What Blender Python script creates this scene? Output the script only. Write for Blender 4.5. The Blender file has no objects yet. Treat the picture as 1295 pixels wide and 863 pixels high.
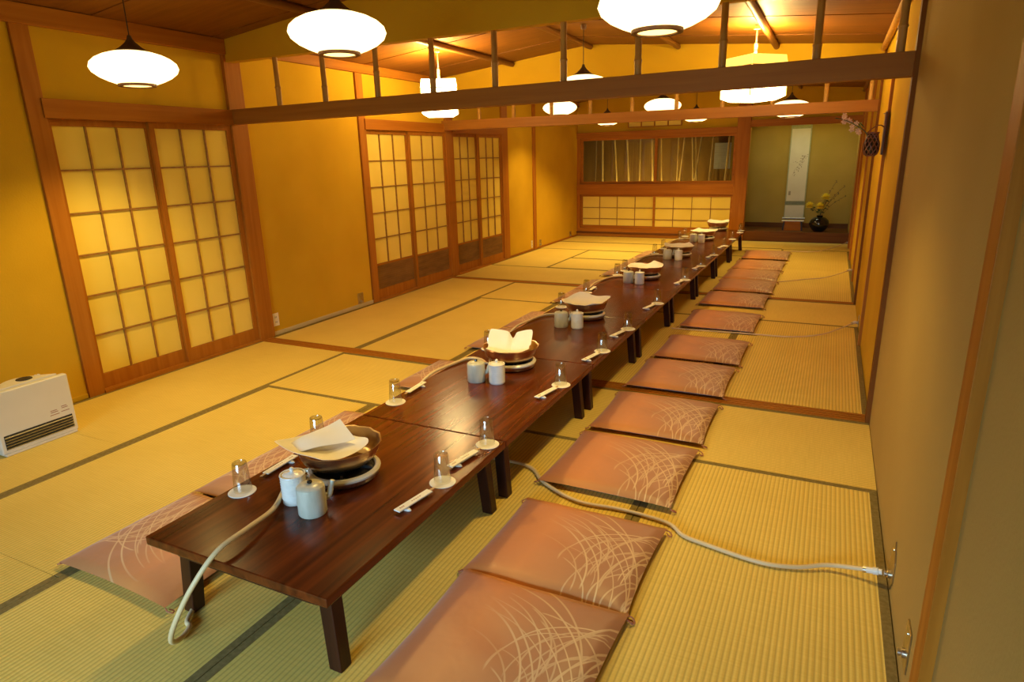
import bpy, bmesh, math, random
from mathutils import Vector, Matrix, Euler
random.seed(7)
PI = math.pi
SC = bpy.context.scene
COL = SC.collection

# ------------------------------------------------------------------ camera
cam = bpy.data.cameras.new('camera')
cam.sensor_width = 36.0
cam.lens = 811.45 / 1295 * 36.0
cam.clip_start = 0.02
camo = bpy.data.objects.new('camera', cam)
COL.objects.link(camo)
R = Matrix(((0.89908027, 0.43707262, -0.02494364), (-0.09881352, 0.25811119, 0.96104865), (0.42648629, -0.86159511, 0.27525136)))
camo.matrix_world = Matrix.Translation((-0.3147, 0.0877, 1.4882)) @ R.transposed().to_4x4()
SC.camera = camo

# ------------------------------------------------------------------ world and exposure
w = bpy.data.worlds.new('world'); SC.world = w; w.use_nodes = True
w.node_tree.nodes['Background'].inputs[0].default_value = (0.7, 0.8, 1.0, 1)
w.node_tree.nodes['Background'].inputs[1].default_value = 0.04
SC.view_settings.view_transform = 'Standard'
SC.view_settings.look = 'None'
SC.view_settings.gamma = 1.0
SC.view_settings.exposure = 0.0
LAMP = (1.0, 0.74, 0.32)          # tungsten bulb through paper
BULB = (1.0, 0.69, 0.20)          # bare warm bulb
S_ROUND, S_BOX = 3.3, 17.0        # paper shade strength
W_BULB_BOX, W_BULB_ROUND = 55.0, 74.0

def area(name, loc, rot, sx, sy, power, col):
    l = bpy.data.lights.new(name, 'AREA'); l.shape = 'RECTANGLE'; l.size = sx; l.size_y = sy
    l.energy = power; l.color = col
    o = bpy.data.objects.new(name, l); COL.objects.link(o); o.location = loc; o.rotation_euler = rot
    return o
# cool daylight from behind the camera; the window it comes by is added, unseen
area('daylight', (-1.7, -2.38, 1.05), (math.radians(90 - 45), 0, 0), 2.4, 1.2, 165, (0.46, 0.74, 1.0)).data.spread = math.radians(120)
# fluorescent tube behind the alcove's lintel
area('alcove_tube_light', (-0.8, 12.02, 2.12), (math.radians(-18), 0, 0), 1.2, 0.05, 9, (0.85, 1.0, 0.68))

# ------------------------------------------------------------------ helpers
class MB:
    def __init__(s): s.v = []; s.f = []; s.uv = None
    def add(s, vs, fs):
        n = len(s.v); s.v += [tuple(p) for p in vs]; s.f += [tuple(i + n for i in f) for f in fs]; return s
    def box(s, x0, x1, y0, y1, z0, z1):
        return s.add([(x0,y0,z0),(x1,y0,z0),(x1,y1,z0),(x0,y1,z0),(x0,y0,z1),(x1,y0,z1),(x1,y1,z1),(x0,y1,z1)],
                     [(0,3,2,1),(4,5,6,7),(0,1,5,4),(1,2,6,5),(2,3,7,6),(3,0,4,7)])
    def hexa(s, lo, hi):            # lo, hi: 4 points each
        return s.add(list(lo) + list(hi), [(0,3,2,1),(4,5,6,7),(0,1,5,4),(1,2,6,5),(2,3,7,6),(3,0,4,7)])
    def lathe(s, prof, c=(0,0,0), n=24, ax='z', a0=0.0):
        vs = []; fs = []
        for r, z in prof:
            for i in range(n):
                a = a0 + 2*PI*i/n
                p = (r*math.cos(a), r*math.sin(a), z)
                if ax == 'x': p = (z, p[0], p[1])
                if ax == 'y': p = (p[0], z, p[1])
                vs.append((c[0]+p[0], c[1]+p[1], c[2]+p[2]))
        for k in range(len(prof)-1):
            for i in range(n):
                j = (i+1) % n
                fs.append((k*n+i, k*n+j, (k+1)*n+j, (k+1)*n+i))
        return s.add(vs, fs)
    def prism(s, poly, a0, a1, ax='y'):   # poly in the two other axes
        n = len(poly); vs = []
        for a in (a0, a1):
            for p, q in poly:
                vs.append({'y': (p, a, q), 'x': (a, p, q), 'z': (p, q, a)}[ax])
        return s.add(vs, [tuple(range(n))[::-1], tuple(range(n, 2*n))] + [(i, (i+1) % n, (i+1) % n + n, i+n) for i in range(n)])
    def tube(s, pts, r, n=8, caps=True):
        P = [Vector(p) for p in pts]; rs = r if isinstance(r, (list, tuple)) else [r]*len(P)
        vs = []; fs = []; up = Vector((0, 0, 1)); prev = None
        for i, p in enumerate(P):
            t = (P[min(i+1, len(P)-1)] - P[max(i-1, 0)]).normalized()
            if prev is None:
                a = t.cross(up)
                if a.length < 1e-3: a = t.cross(Vector((1, 0, 0)))
            else: a = prev - t * prev.dot(t)
            a.normalize(); prev = a; b = t.cross(a)
            for k in range(n):
                an = 2*PI*k/n
                vs.append(p + (a*math.cos(an) + b*math.sin(an)) * rs[i])
        for i in range(len(P)-1):
            for k in range(n):
                j = (k+1) % n; fs.append((i*n+k, (i+1)*n+k, (i+1)*n+j, i*n+j))
        if caps: fs += [tuple(range(n)), tuple(range((len(P)-1)*n, len(P)*n))[::-1]]
        return s.add(vs, fs)
    def build(s, name, m, parent=None, loc=(0,0,0), smooth=False, bevel=0, seg=2, rot=None):
        me = bpy.data.meshes.new(name); me.from_pydata(s.v, [], s.f)
        bm = bmesh.new(); bm.from_mesh(me)
        bmesh.ops.recalc_face_normals(bm, faces=bm.faces)
        if bevel: bmesh.ops.bevel(bm, geom=list(bm.edges), offset=bevel, segments=seg, affect='EDGES', profile=0.6)
        if smooth:
            for f in bm.faces: f.smooth = True
            for e in bm.edges:
                if len(e.link_faces) == 2 and e.calc_face_angle(0) > 0.7: e.smooth = False
        bm.to_mesh(me); bm.free()
        me.materials.append(m)
        return link(name, me, parent, loc, rot)
def link(name, me, parent=None, loc=(0,0,0), rot=None):
    o = bpy.data.objects.new(name, me); COL.objects.link(o); o.parent = parent; o.location = loc
    if rot: o.rotation_euler = rot
    return o
def tag(o, label, cat, group=None):
    o['label'] = label; o['category'] = cat
    if group: o['group'] = group
    return o
def thing(name, label, cat, loc=(0,0,0), rz=0, group=None):
    o = link(name, None, None, loc, (0, 0, rz)); o.empty_display_size = 0.05
    return tag(o, label, cat, group)
def struct(name, m=None, mb=None, loc=(0,0,0), label=None, **k):
    o = mb.build(name, m, None, loc, **k) if mb else link(name, None, None, loc)
    o['kind'] = 'structure'
    if label: o['label'] = label
    return o
def dup(root, loc, label, rz=None, group=None, scale=None):
    r = root.copy(); COL.objects.link(r); r.location = loc; r['label'] = label
    if rz is not None: r.rotation_euler = (0, 0, rz)
    if group: r['group'] = group
    if scale: r.scale = scale
    for ch in list(root.children):
        c = ch.copy(); COL.objects.link(c); c.parent = r
        for g in list(ch.children):
            d = g.copy(); COL.objects.link(d); d.parent = c
    return r
def smooth_path(pts, n=8):
    P = [Vector(p) for p in pts]; P = [2*P[0]-P[1]] + P + [2*P[-1]-P[-2]]; out = []
    for i in range(1, len(P)-2):
        for k in range(n):
            t = k/n; a, b, c, d = P[i-1], P[i], P[i+1], P[i+2]
            out.append(0.5*((2*b) + (c-a)*t + (2*a-5*b+4*c-d)*t*t + (3*b-a-3*c+d)*t**3))
    return out + [P[-2]]
ORD = ['nearest', 'second', 'third', 'fourth', 'fifth', 'sixth', 'seventh', 'eighth', 'ninth', 'tenth', 'eleventh', 'twelfth', 'thirteenth']

# ------------------------------------------------------------------ materials
def srgb(r, g, b):
    f = lambda c: (c/12.92 if c <= .04045 else ((c+.055)/1.055)**2.4)
    return (f(r/255), f(g/255), f(b/255), 1)
def lin(c): return tuple(c[:3]) + (1,)
def mat(name, col, rough=.6, metal=0, coat=0, emit=None, es=0, spec=.5, trans=0, ior=1.45):
    m = bpy.data.materials.new(name); m.use_nodes = True
    b = m.node_tree.nodes['Principled BSDF']
    b.inputs['Base Color'].default_value = lin(col); b.inputs['Roughness'].default_value = rough
    b.inputs['Metallic'].default_value = metal; b.inputs['Coat Weight'].default_value = coat
    b.inputs['Specular IOR Level'].default_value = spec
    b.inputs['Transmission Weight'].default_value = trans; b.inputs['IOR'].default_value = ior
    if emit: b.inputs['Emission Color'].default_value = lin(emit); b.inputs['Emission Strength'].default_value = es
    return m
def nodes(m):
    nt = m.node_tree
    def N(t, **k):
        n = nt.nodes.new(t)
        for a, v in k.items():
            if a.startswith('i_'): n.inputs[a[2:].replace('_', ' ')].default_value = v
            else: setattr(n, a, v)
        return n
    return nt, N, nt.links.new, nt.nodes['Principled BSDF']
def noisy(name, c1, c2, scale=(3,3,3), detail=4, rough=.7, bump=0, bscale=None, coat=0, metal=0, lo=.35, hi=.65, spec=.5, dist=0):
    """two colours mixed by a noise stretched along the object's axes, optional fine bump"""
    m = mat(name, c1, rough, metal, coat, spec=spec); nt, N, L, b = nodes(m)
    tc = N('ShaderNodeTexCoord'); mp = N('ShaderNodeMapping'); mp.inputs['Scale'].default_value = scale
    no = N('ShaderNodeTexNoise', i_Scale=1.0, i_Detail=detail, i_Distortion=dist)
    cr = N('ShaderNodeValToRGB'); cr.color_ramp.elements[0].position = lo; cr.color_ramp.elements[1].position = hi
    cr.color_ramp.elements[0].color = lin(c1); cr.color_ramp.elements[1].color = lin(c2)
    L(tc.outputs['Object'], mp.inputs[0]); L(mp.outputs[0], no.inputs['Vector']); L(no.outputs['Fac'], cr.inputs[0]); L(cr.outputs[0], b.inputs['Base Color'])
    if bump:
        mp2 = N('ShaderNodeMapping'); mp2.inputs['Scale'].default_value = bscale or scale
        n2 = N('ShaderNodeTexNoise', i_Scale=1.0, i_Detail=3.0); bu = N('ShaderNodeBump', i_Strength=bump, i_Distance=.004)
        L(tc.outputs['Object'], mp2.inputs[0]); L(mp2.outputs[0], n2.inputs['Vector']); L(n2.outputs['Fac'], bu.inputs['Height']); L(bu.outputs[0], b.inputs['Normal'])
    return m
def wood(name, c1, c2, ax='y', rough=.45, coat=0, k=1.0, spec=.5):
    s = {'x': (1.2, 26, 26), 'y': (26, 1.2, 26), 'z': (26, 26, 1.2)}[ax]
    return noisy(name, c1, c2, tuple(a*k for a in s), 5, rough, bump=.15, coat=coat, lo=.3, hi=.72, spec=spec, dist=.6)

M = {}
PL1, PL2 = (.56, .325, .015), (.64, .38, .020)
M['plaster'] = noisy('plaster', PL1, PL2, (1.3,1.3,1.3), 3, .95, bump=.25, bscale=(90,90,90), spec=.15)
M['plaster_daylight'] = noisy('plaster_daylight', (.40,.265,.075), (.43,.29,.085), (1.3,1.3,1.3), 3, .95, bump=.2, bscale=(90,90,90), spec=.15)  # near right wall: duller tan of the cool daylight put into the plaster colour
M['plaster_alcove'] = noisy('plaster_alcove', (.40,.275,.055), (.46,.315,.07), (1.5,1.5,1.5), 3, .95, bump=.2, bscale=(90,90,90), spec=.1)
PO1, PO2 = (.34, .115, .010), (.44, .165, .018)
for a in 'xyz': M['post_'+a] = wood('post_wood_'+a, PO1, PO2, a, .5, spec=.12)
M['beam'] = wood('beam_wood', (.27,.10,.012), (.35,.14,.018), 'x', .5, spec=.2)
M['dark_x'] = wood('dark_wood_x', (.12,.042,.009), (.18,.07,.016), 'x', .55, spec=.15)
M['dark_z'] = wood('dark_wood_z', (.15,.05,.008), (.21,.075,.014), 'z', .6, spec=.08)
M['ceiling'] = wood('ceiling_board_wood', (.17,.058,.004), (.24,.085,.007), 'x', .55, k=.8)
M['pole'] = wood('ceiling_pole_wood', (.16,.06,.010), (.24,.095,.016), 'y', .5)
M['bamboo'] = noisy('bamboo_cane', (.38,.18,.03), (.52,.28,.06), (20,20,3), 3, .45, spec=.25)
M['bamboo_out'] = noisy('garden_bamboo', (.42,.30,.12), (.62,.48,.22), (10,10,2), 3, .35)
M['paper'] = noisy('shoji_paper', (.80,.60,.10), (.84,.64,.13), (2,2,2), 2, .9, spec=.1)
M['lattice'] = noisy('lattice_wood', (.27,.12,.02), (.36,.17,.03), (30,30,30), 2, .6)
M['louver'] = noisy('louver_wood', (.20,.095,.02), (.28,.135,.03), (20,4,20), 3, .7)
M['lacquer'] = wood('lacquered_table_wood', (.055,.010,.0018), (.15,.030,.005), 'y', .21, coat=0, spec=.32, k=.9)
M['lacquer_dark'] = wood('lacquered_leg_wood', (.020,.0045,.0015), (.050,.012,.004), 'z', .35, spec=.3)
M['border'] = noisy('cloth_border', (.19,.14,.045), (.25,.185,.065), (60,60,60), 2, .9, spec=.1)
M['ceramic'] = noisy('ceramic_white', (.74,.72,.66), (.80,.78,.72), (30,30,30), 2, .25)
M['ceramic_grey'] = noisy('ceramic_celadon', (.50,.48,.38), (.58,.56,.46), (40,40,12), 3, .28)
M['cream'] = noisy('cream_plastic', (.72,.66,.52), (.75,.69,.55), (5,5,5), 2, .4)
M['enamel'] = noisy('cream_enamel', (.72,.68,.55), (.76,.72,.60), (20,20,20), 2, .22)
M['skirt'] = noisy('beige_skirting', (.56,.42,.18), (.62,.47,.22), (3,3,3), 2, .7)
M['black'] = noisy('black_iron', (.012,.012,.012), (.03,.028,.025), (40,40,40), 3, .5)
M['metal'] = noisy('hammered_metal', (.70,.50,.30), (.80,.60,.38), (12,12,12), 2, .3, metal=1, bump=.1, bscale=(60,60,60))
M['steel'] = noisy('brushed_steel', (.55,.52,.46), (.66,.62,.55), (80,80,8), 2, .3, metal=1)
M['brass'] = noisy('brass_plate', (.42,.34,.18), (.52,.43,.25), (30,30,30), 3, .35, metal=1)
M['sheet'] = noisy('white_paper', (.84,.80,.70), (.88,.84,.75), (9,9,9), 3, .85, spec=.1)
M['sleeve'] = noisy('chopstick_sleeve_paper', (.84,.81,.73), (.88,.85,.78), (30,30,30), 2, .8, spec=.1)
M['print'] = noisy('brown_print', (.30,.12,.08), (.42,.2,.12), (50,50,50), 2, .8)
M['stick'] = noisy('light_chopstick_wood', (.66,.42,.2), (.74,.5,.27), (40,5,40), 2, .6)
M['hose'] = noisy('rubber_hose', (.64,.48,.25), (.70,.54,.30), (6,6,6), 2, .45)
M['pink'] = noisy('pink_cord', (.36,.12,.06), (.46,.17,.08), (50,50,50), 2, .7)
M['glaze'] = noisy('black_glaze', (.006,.006,.008), (.012,.014,.012), (8,8,8), 2, .08, coat=.5)
M['yellow'] = noisy('yellow_petal', (.85,.62,.02), (.92,.78,.08), (60,60,60), 2, .6)
M['leaf'] = noisy('dark_leaf', (.02,.05,.012), (.05,.09,.02), (30,30,30), 2, .5)
M['twig'] = noisy('brown_twig', (.10,.05,.02), (.16,.09,.04), (30,30,30), 2, .7)
M['blossom'] = noisy('pale_blossom', (.72,.50,.34), (.82,.62,.46), (60,60,60), 2, .7)
M['wicker'] = noisy('dark_wicker', (.13,.045,.02), (.22,.08,.035), (60,60,60), 2, .45)
M['scroll'] = noisy('scroll_paper', (.66,.60,.44), (.72,.66,.50), (3,3,3), 3, .9, spec=.1)
M['scroll_cloth'] = noisy('scroll_mount_cloth', (.36,.36,.19), (.42,.42,.23), (40,40,40), 2, .9, spec=.1)
M['scroll_band'] = noisy('scroll_grey_band', (.20,.21,.14), (.25,.26,.18), (40,40,40), 2, .9, spec=.1)
M['ink'] = noisy('ink_wash', (.30,.24,.16), (.40,.33,.23), (30,30,30), 2, .9, spec=.1)
M['cap'] = noisy('lamp_cap_metal', (.05,.028,.012), (.08,.045,.02), (30,30,30), 2, .5)
M['lampring'] = noisy('lamp_ring_wood', (.12,.05,.018), (.18,.08,.03), (30,30,30), 2, .5)
M['cord'] = mat('cord_black', (.02,.015,.01), .6)
M['white'] = mat('white_plastic', (.75,.72,.64), .4)
M['panel_blue'] = noisy('bluish_panel_slats', (.30,.31,.38), (.36,.37,.44), (2,2,40), 2, .9)
M['garden'] = noisy('garden_fence', (.16,.09,.025), (.24,.14,.04), (6,6,1.5), 3, .9)
def shade(name, s, c=LAMP): return mat(name, (.8,.7,.5), .8, emit=c, es=s)
M['shade_round'] = shade('lamp_shade_paper', S_ROUND)
M['shade_box'] = shade('lantern_paper', S_BOX)
M['shade_band'] = shade('lantern_top_paper', 1.6, (1.0,.68,.10))
M['diffuser'] = shade('lamp_diffuser_paper', 3.2, (1.0,.66,.2))
M['tube'] = shade('fluorescent_tube', 2, (.8,1,.7))
m = mat('drinking_glass', (1,1,1), .02, trans=1.0, ior=1.42); M['glass_solid'] = m
m = bpy.data.materials.new('window_glass'); m.use_nodes = True; nt = m.node_tree; nt.nodes.clear()
o_ = nt.nodes.new('ShaderNodeOutputMaterial'); mx = nt.nodes.new('ShaderNodeMixShader'); tr = nt.nodes.new('ShaderNodeBsdfTransparent'); gl = nt.nodes.new('ShaderNodeBsdfGlossy'); fr = nt.nodes.new('ShaderNodeMapRange'); lw = nt.nodes.new('ShaderNodeLayerWeight'); pw = nt.nodes.new('ShaderNodeMath'); pw.operation = 'POWER'; pw.inputs[1].default_value = 4; nt.links.new(lw.outputs['Facing'], pw.inputs[0]); nt.links.new(pw.outputs[0], fr.inputs[0]); fr.inputs[3].default_value = .05; fr.inputs[4].default_value = .8; lw.inputs[0].default_value = .5
tr.inputs[0].default_value = (.82,.85,.82,1); gl.inputs['Roughness'].default_value = .01; 
nt.links.new(fr.outputs[0], mx.inputs[0]); nt.links.new(tr.outputs[0], mx.inputs[1]); nt.links.new(gl.outputs[0], mx.inputs[2]); nt.links.new(mx.outputs[0], o_.inputs[0]); M['pane'] = m
m = m.copy(); m.name = 'thin_drinking_glass'; m.node_tree.nodes['Transparent BSDF'].inputs[0].default_value = (.86,.86,.82,1); m.node_tree.nodes['Map Range'].inputs[3].default_value = .13; m.node_tree.nodes['Map Range'].inputs[4].default_value = .75; m.node_tree.nodes['Glossy BSDF'].inputs['Roughness'].default_value = .05; M['glass'] = m

def tatami_mat(name, axis):
    """rush matting: ribs run along the mat's long side, faint darker rush lines across"""
    m = mat(name, (.62,.47,.13), .62, spec=.35); nt, N, L, b = nodes(m)
    tc = N('ShaderNodeTexCoord'); sp = N('ShaderNodeSeparateXYZ'); L(tc.outputs['Object'], sp.inputs[0])
    s = N('ShaderNodeMath', operation='MULTIPLY'); L(sp.outputs[0 if axis == 'y' else 1], s.inputs[0]); s.inputs[1].default_value = 2*PI/.0182
    si = N('ShaderNodeMath', operation='SINE'); L(s.outputs[0], si.inputs[0])
    ma = N('ShaderNodeMapRange'); L(si.outputs[0], ma.inputs[0]); ma.inputs[1].default_value = -1; ma.inputs[2].default_value = -.2; ma.inputs[3].default_value = 0; ma.inputs[4].default_value = 1
    mp = N('ShaderNodeMapping'); mp.inputs['Scale'].default_value = (6,140,1) if axis == 'y' else (140,6,1)
    no = N('ShaderNodeTexNoise', i_Scale=1.0, i_Detail=3.0); L(tc.outputs['Object'], mp.inputs[0]); L(mp.outputs[0], no.inputs['Vector'])
    big = N('ShaderNodeTexNoise', i_Scale=1.7, i_Detail=2.0); L(tc.outputs['Object'], big.inputs['Vector'])
    oi = N('ShaderNodeObjectInfo')
    c = N('ShaderNodeValToRGB'); c.color_ramp.elements[0].color = (.70,.50,.10,1); c.color_ramp.elements[1].color = (.83,.62,.155,1)
    c.color_ramp.elements[0].position = .3; c.color_ramp.elements[1].position = .7
    ad = N('ShaderNodeMath', operation='ADD'); L(no.outputs['Fac'], ad.inputs[0]); L(big.outputs['Fac'], ad.inputs[1])
    ad2 = N('ShaderNodeMath', operation='MULTIPLY_ADD'); L(oi.outputs['Random'], ad2.inputs[0]); ad2.inputs[1].default_value = .3; L(ad.outputs[0], ad2.inputs[2])
    h = N('ShaderNodeMath', operation='MULTIPLY_ADD'); L(ad2.outputs[0], h.inputs[0]); h.inputs[1].default_value = .5; h.inputs[2].default_value = -.08
    L(h.outputs[0], c.inputs[0])
    mx = N('ShaderNodeMix', data_type='RGBA'); mx.inputs[6].default_value = (.44,.30,.07,1)
    L(ma.outputs[0], mx.inputs[0]); L(c.outputs[0], mx.inputs[7])
    mx2 = N('ShaderNodeMix', data_type='RGBA'); mx2.inputs[0].default_value = .62; L(c.outputs[0], mx2.inputs[6]); L(mx.outputs[2], mx2.inputs[7])
    L(mx2.outputs[2], b.inputs['Base Color'])
    bu = N('ShaderNodeBump', i_Strength=.4, i_Distance=.0018); L(si.outputs[0], bu.inputs['Height']); L(bu.outputs[0], b.inputs['Normal'])
    return m
M['tatami_y'] = tatami_mat('tatami_rush_long', 'y'); M['tatami_x'] = tatami_mat('tatami_rush_cross', 'x')

def cushion_fabric():
    """satin fabric: apricot at the table side, browner outside, printed with arching pale grass blades"""
    m = mat('cushion_satin', (.5,.25,.1), .42, spec=.4); nt, N, L, b = nodes(m)
    b.inputs['Sheen Weight'].default_value = .25
    tc = N('ShaderNodeTexCoord'); sp = N('ShaderNodeSeparateXYZ'); L(tc.outputs['Object'], sp.inputs[0])
    g = N('ShaderNodeValToRGB'); e = g.color_ramp.elements
    e[0].position = 0; e[0].color = (.46,.165,.045,1); e[1].position = 1; e[1].color = (.36,.155,.055,1)
    x = e.new(.32); x.color = (.62,.235,.060,1)
    x = e.new(.62); x.color = (.46,.195,.065,1)
    mr = N('ShaderNodeMapRange'); L(sp.outputs[0], mr.inputs[0]); mr.inputs[1].default_value = -.31; mr.inputs[2].default_value = .31
    L(mr.outputs[0], g.inputs[0])
    def math_(op, a, bb=None, clamp=False, c=None):
        n = N('ShaderNodeMath', operation=op, use_clamp=clamp)
        for i, v in enumerate((a, bb, c)):
            if v is None: continue
            if hasattr(v, 'is_linked') or hasattr(v, 'links'): L(v, n.inputs[i])
            else: n.inputs[i].default_value = v
        return n.outputs[0]
    rnd = random.Random(11)
    dn = N('ShaderNodeTexNoise', i_Scale=5.0, i_Detail=1.0); L(tc.outputs['Object'], dn.inputs['Vector'])
    acc = None
    for k in range(36):
        # a blade = part of a ring; roots lie near the front edge, tips bend sideways
        rad = rnd.uniform(.17, .52); side = 1 if k % 5 < 3 else -1
        x0 = rnd.uniform(-.02, .30) if side > 0 else rnd.uniform(.10, .34)
        y0 = rnd.uniform(-.34, -.05)
        wd = rnd.uniform(.0010, .0026)
        cx, cy = x0 + side*rad, y0
        cmb = N('ShaderNodeVectorMath', operation='DISTANCE'); fl = N('ShaderNodeCombineXYZ')
        L(sp.outputs[0], fl.inputs[0]); L(sp.outputs[1], fl.inputs[1]); L(fl.outputs[0], cmb.inputs[0]); cmb.inputs[1].default_value = (cx, cy, 0)
        d = math_('SUBTRACT', cmb.outputs['Value'], rad); d = math_('ABSOLUTE', d)
        r1 = N('ShaderNodeMapRange'); L(d, r1.inputs[0]); r1.inputs[1].default_value = wd; r1.inputs[2].default_value = wd + .0016; r1.inputs[3].default_value = rnd.uniform(.55, 1.0); r1.inputs[4].default_value = 0
        # keep the root side of the ring, above the root line
        half = math_('MULTIPLY', math_('SUBTRACT', sp.outputs[0], cx - side*rnd.uniform(-.05, .12)), -side*60, True)
        up_ = math_('MULTIPLY', math_('SUBTRACT', sp.outputs[1], y0 - .02), 40, True)
        f = math_('MULTIPLY', math_('MULTIPLY', r1.outputs[0], half), up_)
        acc = f if acc is None else math_('MAXIMUM', acc, f)
    fade = N('ShaderNodeMapRange'); L(sp.outputs[0], fade.inputs[0]); fade.inputs[1].default_value = -.14; fade.inputs[2].default_value = .10; fade.inputs[3].default_value = 0; fade.inputs[4].default_value = .85
    fac = math_('MULTIPLY', acc, fade.outputs[0])
    mx = N('ShaderNodeMix', data_type='RGBA'); L(fac, mx.inputs[0]); L(g.outputs[0], mx.inputs[6]); mx.inputs[7].default_value = (.74,.52,.26,1)
    L(mx.outputs[2], b.inputs['Base Color'])
    n2 = N('ShaderNodeTexNoise', i_Scale=6.0, i_Detail=3.0); L(tc.outputs['Object'], n2.inputs['Vector'])
    bu = N('ShaderNodeBump', i_Strength=.35, i_Distance=.02); L(n2.outputs['Fac'], bu.inputs['Height']); L(bu.outputs[0], b.inputs['Normal'])
    return m
M['cushion'] = cushion_fabric()

# ------------------------------------------------------------------ setting: floor
XL, XR, YN, Y1, Y2, Y3 = -4.70, 0.0, -2.5, 4.02, 7.20, 11.92
floor = struct('floor', M['border'], MB().box(XL-.1, XR+.1, YN-.1, 13.9, -.12, -.045))
def tatami(x0, x1, y0, y1, ax):
    g = .001; x0 += g; x1 -= g; y0 += g; y1 -= g
    cx, cy = (x0+x1)/2, (y0+y1)/2; hx, hy = (x1-x0)/2, (y1-y0)/2; bw = .031
    t = MB().box(-hx, hx, -hy, hy, -.045, -.0015).build('tatami_mat', M['tatami_'+ax], floor, (cx, cy, 0))
    for s in (-1, 1):
        if ax == 'y': b = MB().box(s*hx - (bw if s > 0 else 0), s*hx + (0 if s > 0 else bw), -hy, hy, -.0445, 0)
        else: b = MB().box(-hx, hx, s*hy - (bw if s > 0 else 0), s*hy + (0 if s > 0 else bw), -.0445, 0)
        b.build('cloth_border', M['border'], t, bevel=.0012, seg=1)
XC = [-4.68, -3.73, -2.81, -1.89, -.945, -.002]
L1 = [(0,1,.17,2.07,'y'),(0,1,2.07,3.96,'y'),(0,1,-1.73,.17,'y')]
L1 += [(1,2,1.2,3.1,'y'),(1,2,-.7,1.2,'y')]
for i in range(2, 5): L1 += [(i,i+1,.15,3.1,'y'),(i,i+1,-.7,.15,'y')]
L1 += [(1,3,3.1,3.96,'x'),(3,5,3.1,3.96,'x'),(1,3,-1.65,-.7,'x'),(3,5,-1.65,-.7,'x')]
L2 = [(0,1,4.09,5.98,'y'),(0,1,5.98,7.15,'y')] + [(i,i+1,4.09,6.18,'y') for i in range(1,5)] + [(1,3,6.18,7.15,'x'),(3,5,6.18,7.15,'x')]
for i, j, a, b, ax in L1 + L2: tatami(XC[i], XC[j], a, b, ax)
for x0, x1, a, b, ax in [(-4.68,-2.81,7.25,8.28,'x'),(-2.81,-.945,7.25,8.28,'x'),(-4.68,-3.78,8.28,10.06,'y'),(-3.78,-1.89,8.28,9.2,'x'),(-3.78,-1.89,9.2,10.06,'x'),
        (-4.68,-2.81,10.06,11.0,'x'),(-4.68,-2.81,11.0,11.88,'x'),(-2.81,-.945,10.06,11.0,'x'),(-2.81,-.945,11.0,11.88,'x'),(-1.89,-.945,8.28,10.06,'y'),
        (-.945,-.002,7.25,9.1,'y'),(-.945,-.002,9.1,10.93,'y'),(-.945,-.002,10.93,11.88,'x')]: tatami(x0, x1, a, b, ax)
MB().box(-4.68, -.02, -2.45, -1.735, -.045, 0).build('floor_board', M['dark_x'], floor)
# grooved wooden sills let into the floor at the two partitions
for k, (a, b) in enumerate(((3.965, 4.085), (7.152, 7.245))):
    s = struct('trim_%d' % (k+1), M['post_x'], MB().box(-4.70, 0, a, b, -.045, -.006))
    n = 3 if k == 0 else 2; st = (b-a)/(2*n+1)*2
    for i in range(n+1):
        y = a + i*(b-a-.018)/n
        MB().box(-4.70, 0, y, y+.018, -.006, .001).build('rail_ridge', M['post_x'], s)

# ------------------------------------------------------------------ walls
def topz(x):   # ceiling underside
    return 2.41 + (x - XL)/(1.9)*(2.62-2.41) if x < -2.8 else 2.62 - (x+2.8)/2.8*(2.62-2.375)
wl = struct('wall_left')
DO = [(2.58, 3.96), (5.66, 7.21), (7.39, 8.74)]     # door openings
prev = YN
for a, b in DO + [(Y3, Y3)]:
    MB().box(XL-.10, XL, prev, a, 0-.02, 1.8).build('plaster_panel', M['plaster'], wl); prev = b
MB().box(XL-.10, XL, YN, Y3+.1, 1.8, 2.45).build('plaster_panel', M['plaster'], wl)
def post(a, b, z0=-.02, z1=2.40, d=.022, par=None, x=XL, m='post_z'):
    MB().box(x-.06, x+d, a, b, z0, z1).build('post', M[m], par or wl, bevel=.003)
post(2.474, 2.58); post(3.96, 4.12, d=.03); post(5.555, 5.66); post(7.21, 7.385); post(8.74, 8.935); post(9.845, 9.945); post(.0, .1)
MB().box(XL-.02, XL+.035, 2.56, 3.98, 1.79, 1.905).build('lintel_rail', M['post_y'], wl, bevel=.003)
MB().box(XL-.02, XL+.035, 5.64, 7.22, 1.80, 1.905).build('lintel_rail', M['post_y'], wl, bevel=.003)
MB().box(XL-.02, XL+.035, 7.37, 8.76, 1.80, 1.89).build('lintel_rail', M['post_y'], wl, bevel=.003)
bl = struct('baseboard_left', M['skirt'], MB().box(XL, XL+.012, 4.12, 5.555, 0, .035), bevel=.002)
MB().box(XL, XL+.012, 8.935, 9.845, 0, .025).build('skirting_strip', M['post_y'], bl); MB().box(XL, XL+.012, 9.945, 11.88, 0, .025).build('skirting_strip', M['post_y'], bl)
MB().box(XL, XL+.012, YN, 2.47, 0, .03).build('skirting_strip', M['plaster'], bl)
trims = [struct('trim_3', M['post_y'], MB().box(XL, XL+.05, YN, 3.98, 2.31, 2.42), bevel=.004), struct('trim_4', M['post_y'], MB().box(XL, XL+.045, 4.06, 7.16, 2.335, 2.42), bevel=.004), struct('trim_5', M['post_y'], MB().box(XL, XL+.045, 7.24, 11.9, 2.335, 2.42), bevel=.004)]

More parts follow.
